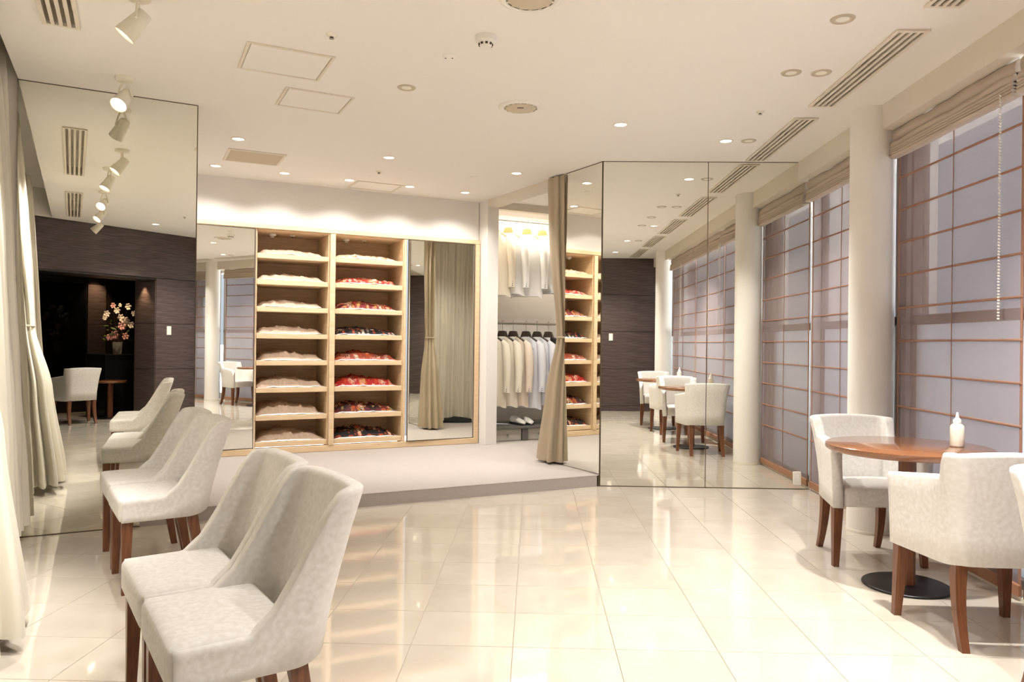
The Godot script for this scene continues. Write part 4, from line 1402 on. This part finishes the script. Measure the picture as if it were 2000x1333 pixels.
# ------------------------------------------------------------------ lobby behind the camera, seen in the mirrors
func lobby() -> void:
	var t := thing("pedestal", "tall black pedestal carrying the flower arrangement in the lobby", "pedestal", Vector3(1.51, 0, 2.28))
	obj("body", Sh.new().cbox(Vector3(0, 0.46, 0), Vector3(0.60, 0.92, 0.52), 0.004), M.black_stone, t)
	obj("top", Sh.new().cbox(Vector3(0, 0.928, 0), Vector3(0.62, 0.018, 0.54), 0.004), M.black_stone, t)
	t = thing("black_screen", "large black glass panel on the lobby's rear wall", "panel", Vector3(1.02, 0, 3.065))
	obj("sheet", Sh.new().cbox(Vector3(0, 1.30, 0), Vector3(0.94, 1.50, 0.012), 0.002), M.black_glass, t)
	obj("frame", Sh.new().cbox(Vector3(0, 2.06, -0.004), Vector3(0.96, 0.02, 0.03), 0.002), M.black_metal, t)
	var base := Vector3(1.50, 0.937, 2.20)
	t = thing("glass_vase", "clear glass vase on the black pedestal", "vase", base)
	var s := Sh.new().smooth(1)
	s.lathe([Vector2(0.0001, 0.004), Vector2(0.055, 0.0), Vector2(0.062, 0.01), Vector2(0.078, 0.19), Vector2(0.074, 0.19), Vector2(0.058, 0.014), Vector2(0.0001, 0.012)], 36)
	obj("body", s, M.vase_glass, t)
	t = thing("flower_arrangement", "white and pink blossoms on dark twigs standing in the lobby vase", "flowers", base)
	var r := RandomNumberGenerator.new()
	r.seed = 12
	var heads := [[-0.03, 0.30, 0.075, "petal_pink"], [0.06, 0.28, 0.06, "petal_pink"], [-0.11, 0.26, 0.055, "petal_pink"], [0.03, 0.44, 0.07, "petal_pink"], [0.12, 0.52, 0.075, "petal_white"], [0.05, 0.57, 0.06, "petal_white"], [0.18, 0.46, 0.06, "petal_white"], [-0.18, 0.62, 0.055, "petal_white"], [-0.22, 0.56, 0.04, "petal_white"],
		[0.0, 0.68, 0.055, "petal_white"], [-0.10, 0.75, 0.045, "petal_pink"], [0.10, 0.74, 0.055, "petal_white"], [0.20, 0.64, 0.05, "petal_white"], [-0.02, 0.76, 0.03, "petal_white"]]
	for h in heads:
		var c := Vector3(h[0], h[1], r.randf_range(-0.10, 0.06))
		var tw := Sh.new().smooth(1)
		tw.tube([Vector3(r.randf_range(-0.02, 0.02), 0.02, 0), Vector3(h[0] * 0.4, h[1] * 0.55, c.z * 0.5), c], [0.004, 0.0035, 0.002], 6)
		var stem := obj("twig", tw, M.twig, t)
		var f := Sh.new().smooth(1)
		for k in 6:
			var b := Basis(Vector3.BACK, TAU * k / 6 + r.randf() * 0.4) * Basis(Vector3.UP, 0.5)
			f.ball(Vector3(h[2] * 0.55, 0, 0.01), Vector3(h[2] * 0.52, h[2] * 0.34, h[2] * 0.16), Transform3D(b, c), 8, 5)
		f.ball(c, Vector3.ONE * h[2] * 0.3, Transform3D(), 8, 5)
		obj("blossom", f, M[h[3]], stem)
	for k in 16:
		var a := r.randf() * TAU
		var p := Vector3(cos(a) * r.randf_range(0.06, 0.2), r.randf_range(0.2, 0.5), sin(a) * 0.08)
		var lf := Sh.new().smooth(1)
		lf.ball(Vector3(0.045, 0, 0), Vector3(0.05, 0.004, 0.016), Transform3D(Basis.from_euler(Vector3(r.randf() * 2, a, r.randf() - 0.3)), p), 8, 5)
		obj("leaf", lf, M.leaf, t)
	for q in [[Vector3(1.60, 2.335, 2.86), Vector3(0.05, -1, 0.20), 1.6, 34, "small lobby downlight grazing the lit dark panel strip"], [Vector3(1.45, 2.335, 1.85), Vector3(0.0, -1, 0.25), 2.4, 22, "small lobby downlight over the flower arrangement"], [Vector3(1.14, 2.015, 1.06), Vector3(0.10, -1, 0), 0.9, 40, "small downlight in the passage soffit grazing the panelled return"]]:
		var l := thing("downlight", q[4], "ceiling light", q[0])
		var ring := Sh.new().smooth(1)
		ring.lathe([Vector2(0.020, -0.001), Vector2(0.022, -0.005), Vector2(0.034, -0.004), Vector2(0.036, 0.012)], 24)
		obj("trim_ring", ring, M.black_metal, l)
		var d := Sh.new()
		d.lathe([Vector2(0.0001, -0.003), Vector2(0.021, -0.002)], 20)
		obj("lens", d, M.lamp_white, l)
		spot_light(l, Vector3(0, -0.02, 0), q[1], q[2], q[3], 0.015, 0.9, Color(1.0, 0.86, 0.70))


func _ready() -> void:
	var cam := Camera3D.new()
	cam.name = "camera"
	add_child(cam)
	cam.basis = Basis(Vector3.UP, 0.0279843) * Basis(Vector3.RIGHT, 0.00265853) * Basis(Vector3.BACK, 0.0112045)
	cam.position = Vector3(0, 1.18076, 0)
	cam.fov = rad_to_deg(2.0 * atan(666.5 / 1484.381))
	cam.near = 0.05
	cam.far = 200.0
	cam.current = true
	var env := Environment.new()
	var skym := ProceduralSkyMaterial.new()
	skym.sky_top_color = Color(0.93, 0.96, 1.0)
	skym.sky_horizon_color = Color(0.76, 0.82, 0.90)
	skym.sky_curve = 0.12
	skym.ground_bottom_color = Color(0.62, 0.64, 0.66)
	skym.ground_horizon_color = Color(0.70, 0.75, 0.80)
	skym.sky_energy_multiplier = 0.88
	var sky := Sky.new()
	sky.sky_material = skym
	env.sky = sky
	# daylight from over the roof: it falls on the paving outside and comes in only as bounced light
	var sun := DirectionalLight3D.new()
	sun.name = "sun"
	add_child(sun)
	sun.basis = Basis.looking_at(Vector3(0.62, -1.0, 0.10), Vector3.UP)
	sun.light_energy = 9.0
	sun.light_color = Color(0.97, 0.98, 1.0)
	sun.light_angular_distance = 2.0
	sun.shadow_enabled = true
	sun.sky_mode = DirectionalLight3D.SKY_MODE_LIGHT_ONLY
	env.background_mode = Environment.BG_SKY
	env.tonemap_mode = Environment.TONE_MAPPER_LINEAR
	env.tonemap_exposure = 1.4
	env.sdfgi_enabled = true
	env.ssao_enabled = true
	env.ssil_enabled = true
	var we := WorldEnvironment.new()
	we.name = "world"
	we.environment = env
	add_child(we)
	rng.seed = 4
	materials()
	room()
	mirrors()
	columns()
	blinds()
	closet()
	niche()
	drapes()
	seats()
	ceiling_things()
	lobby()
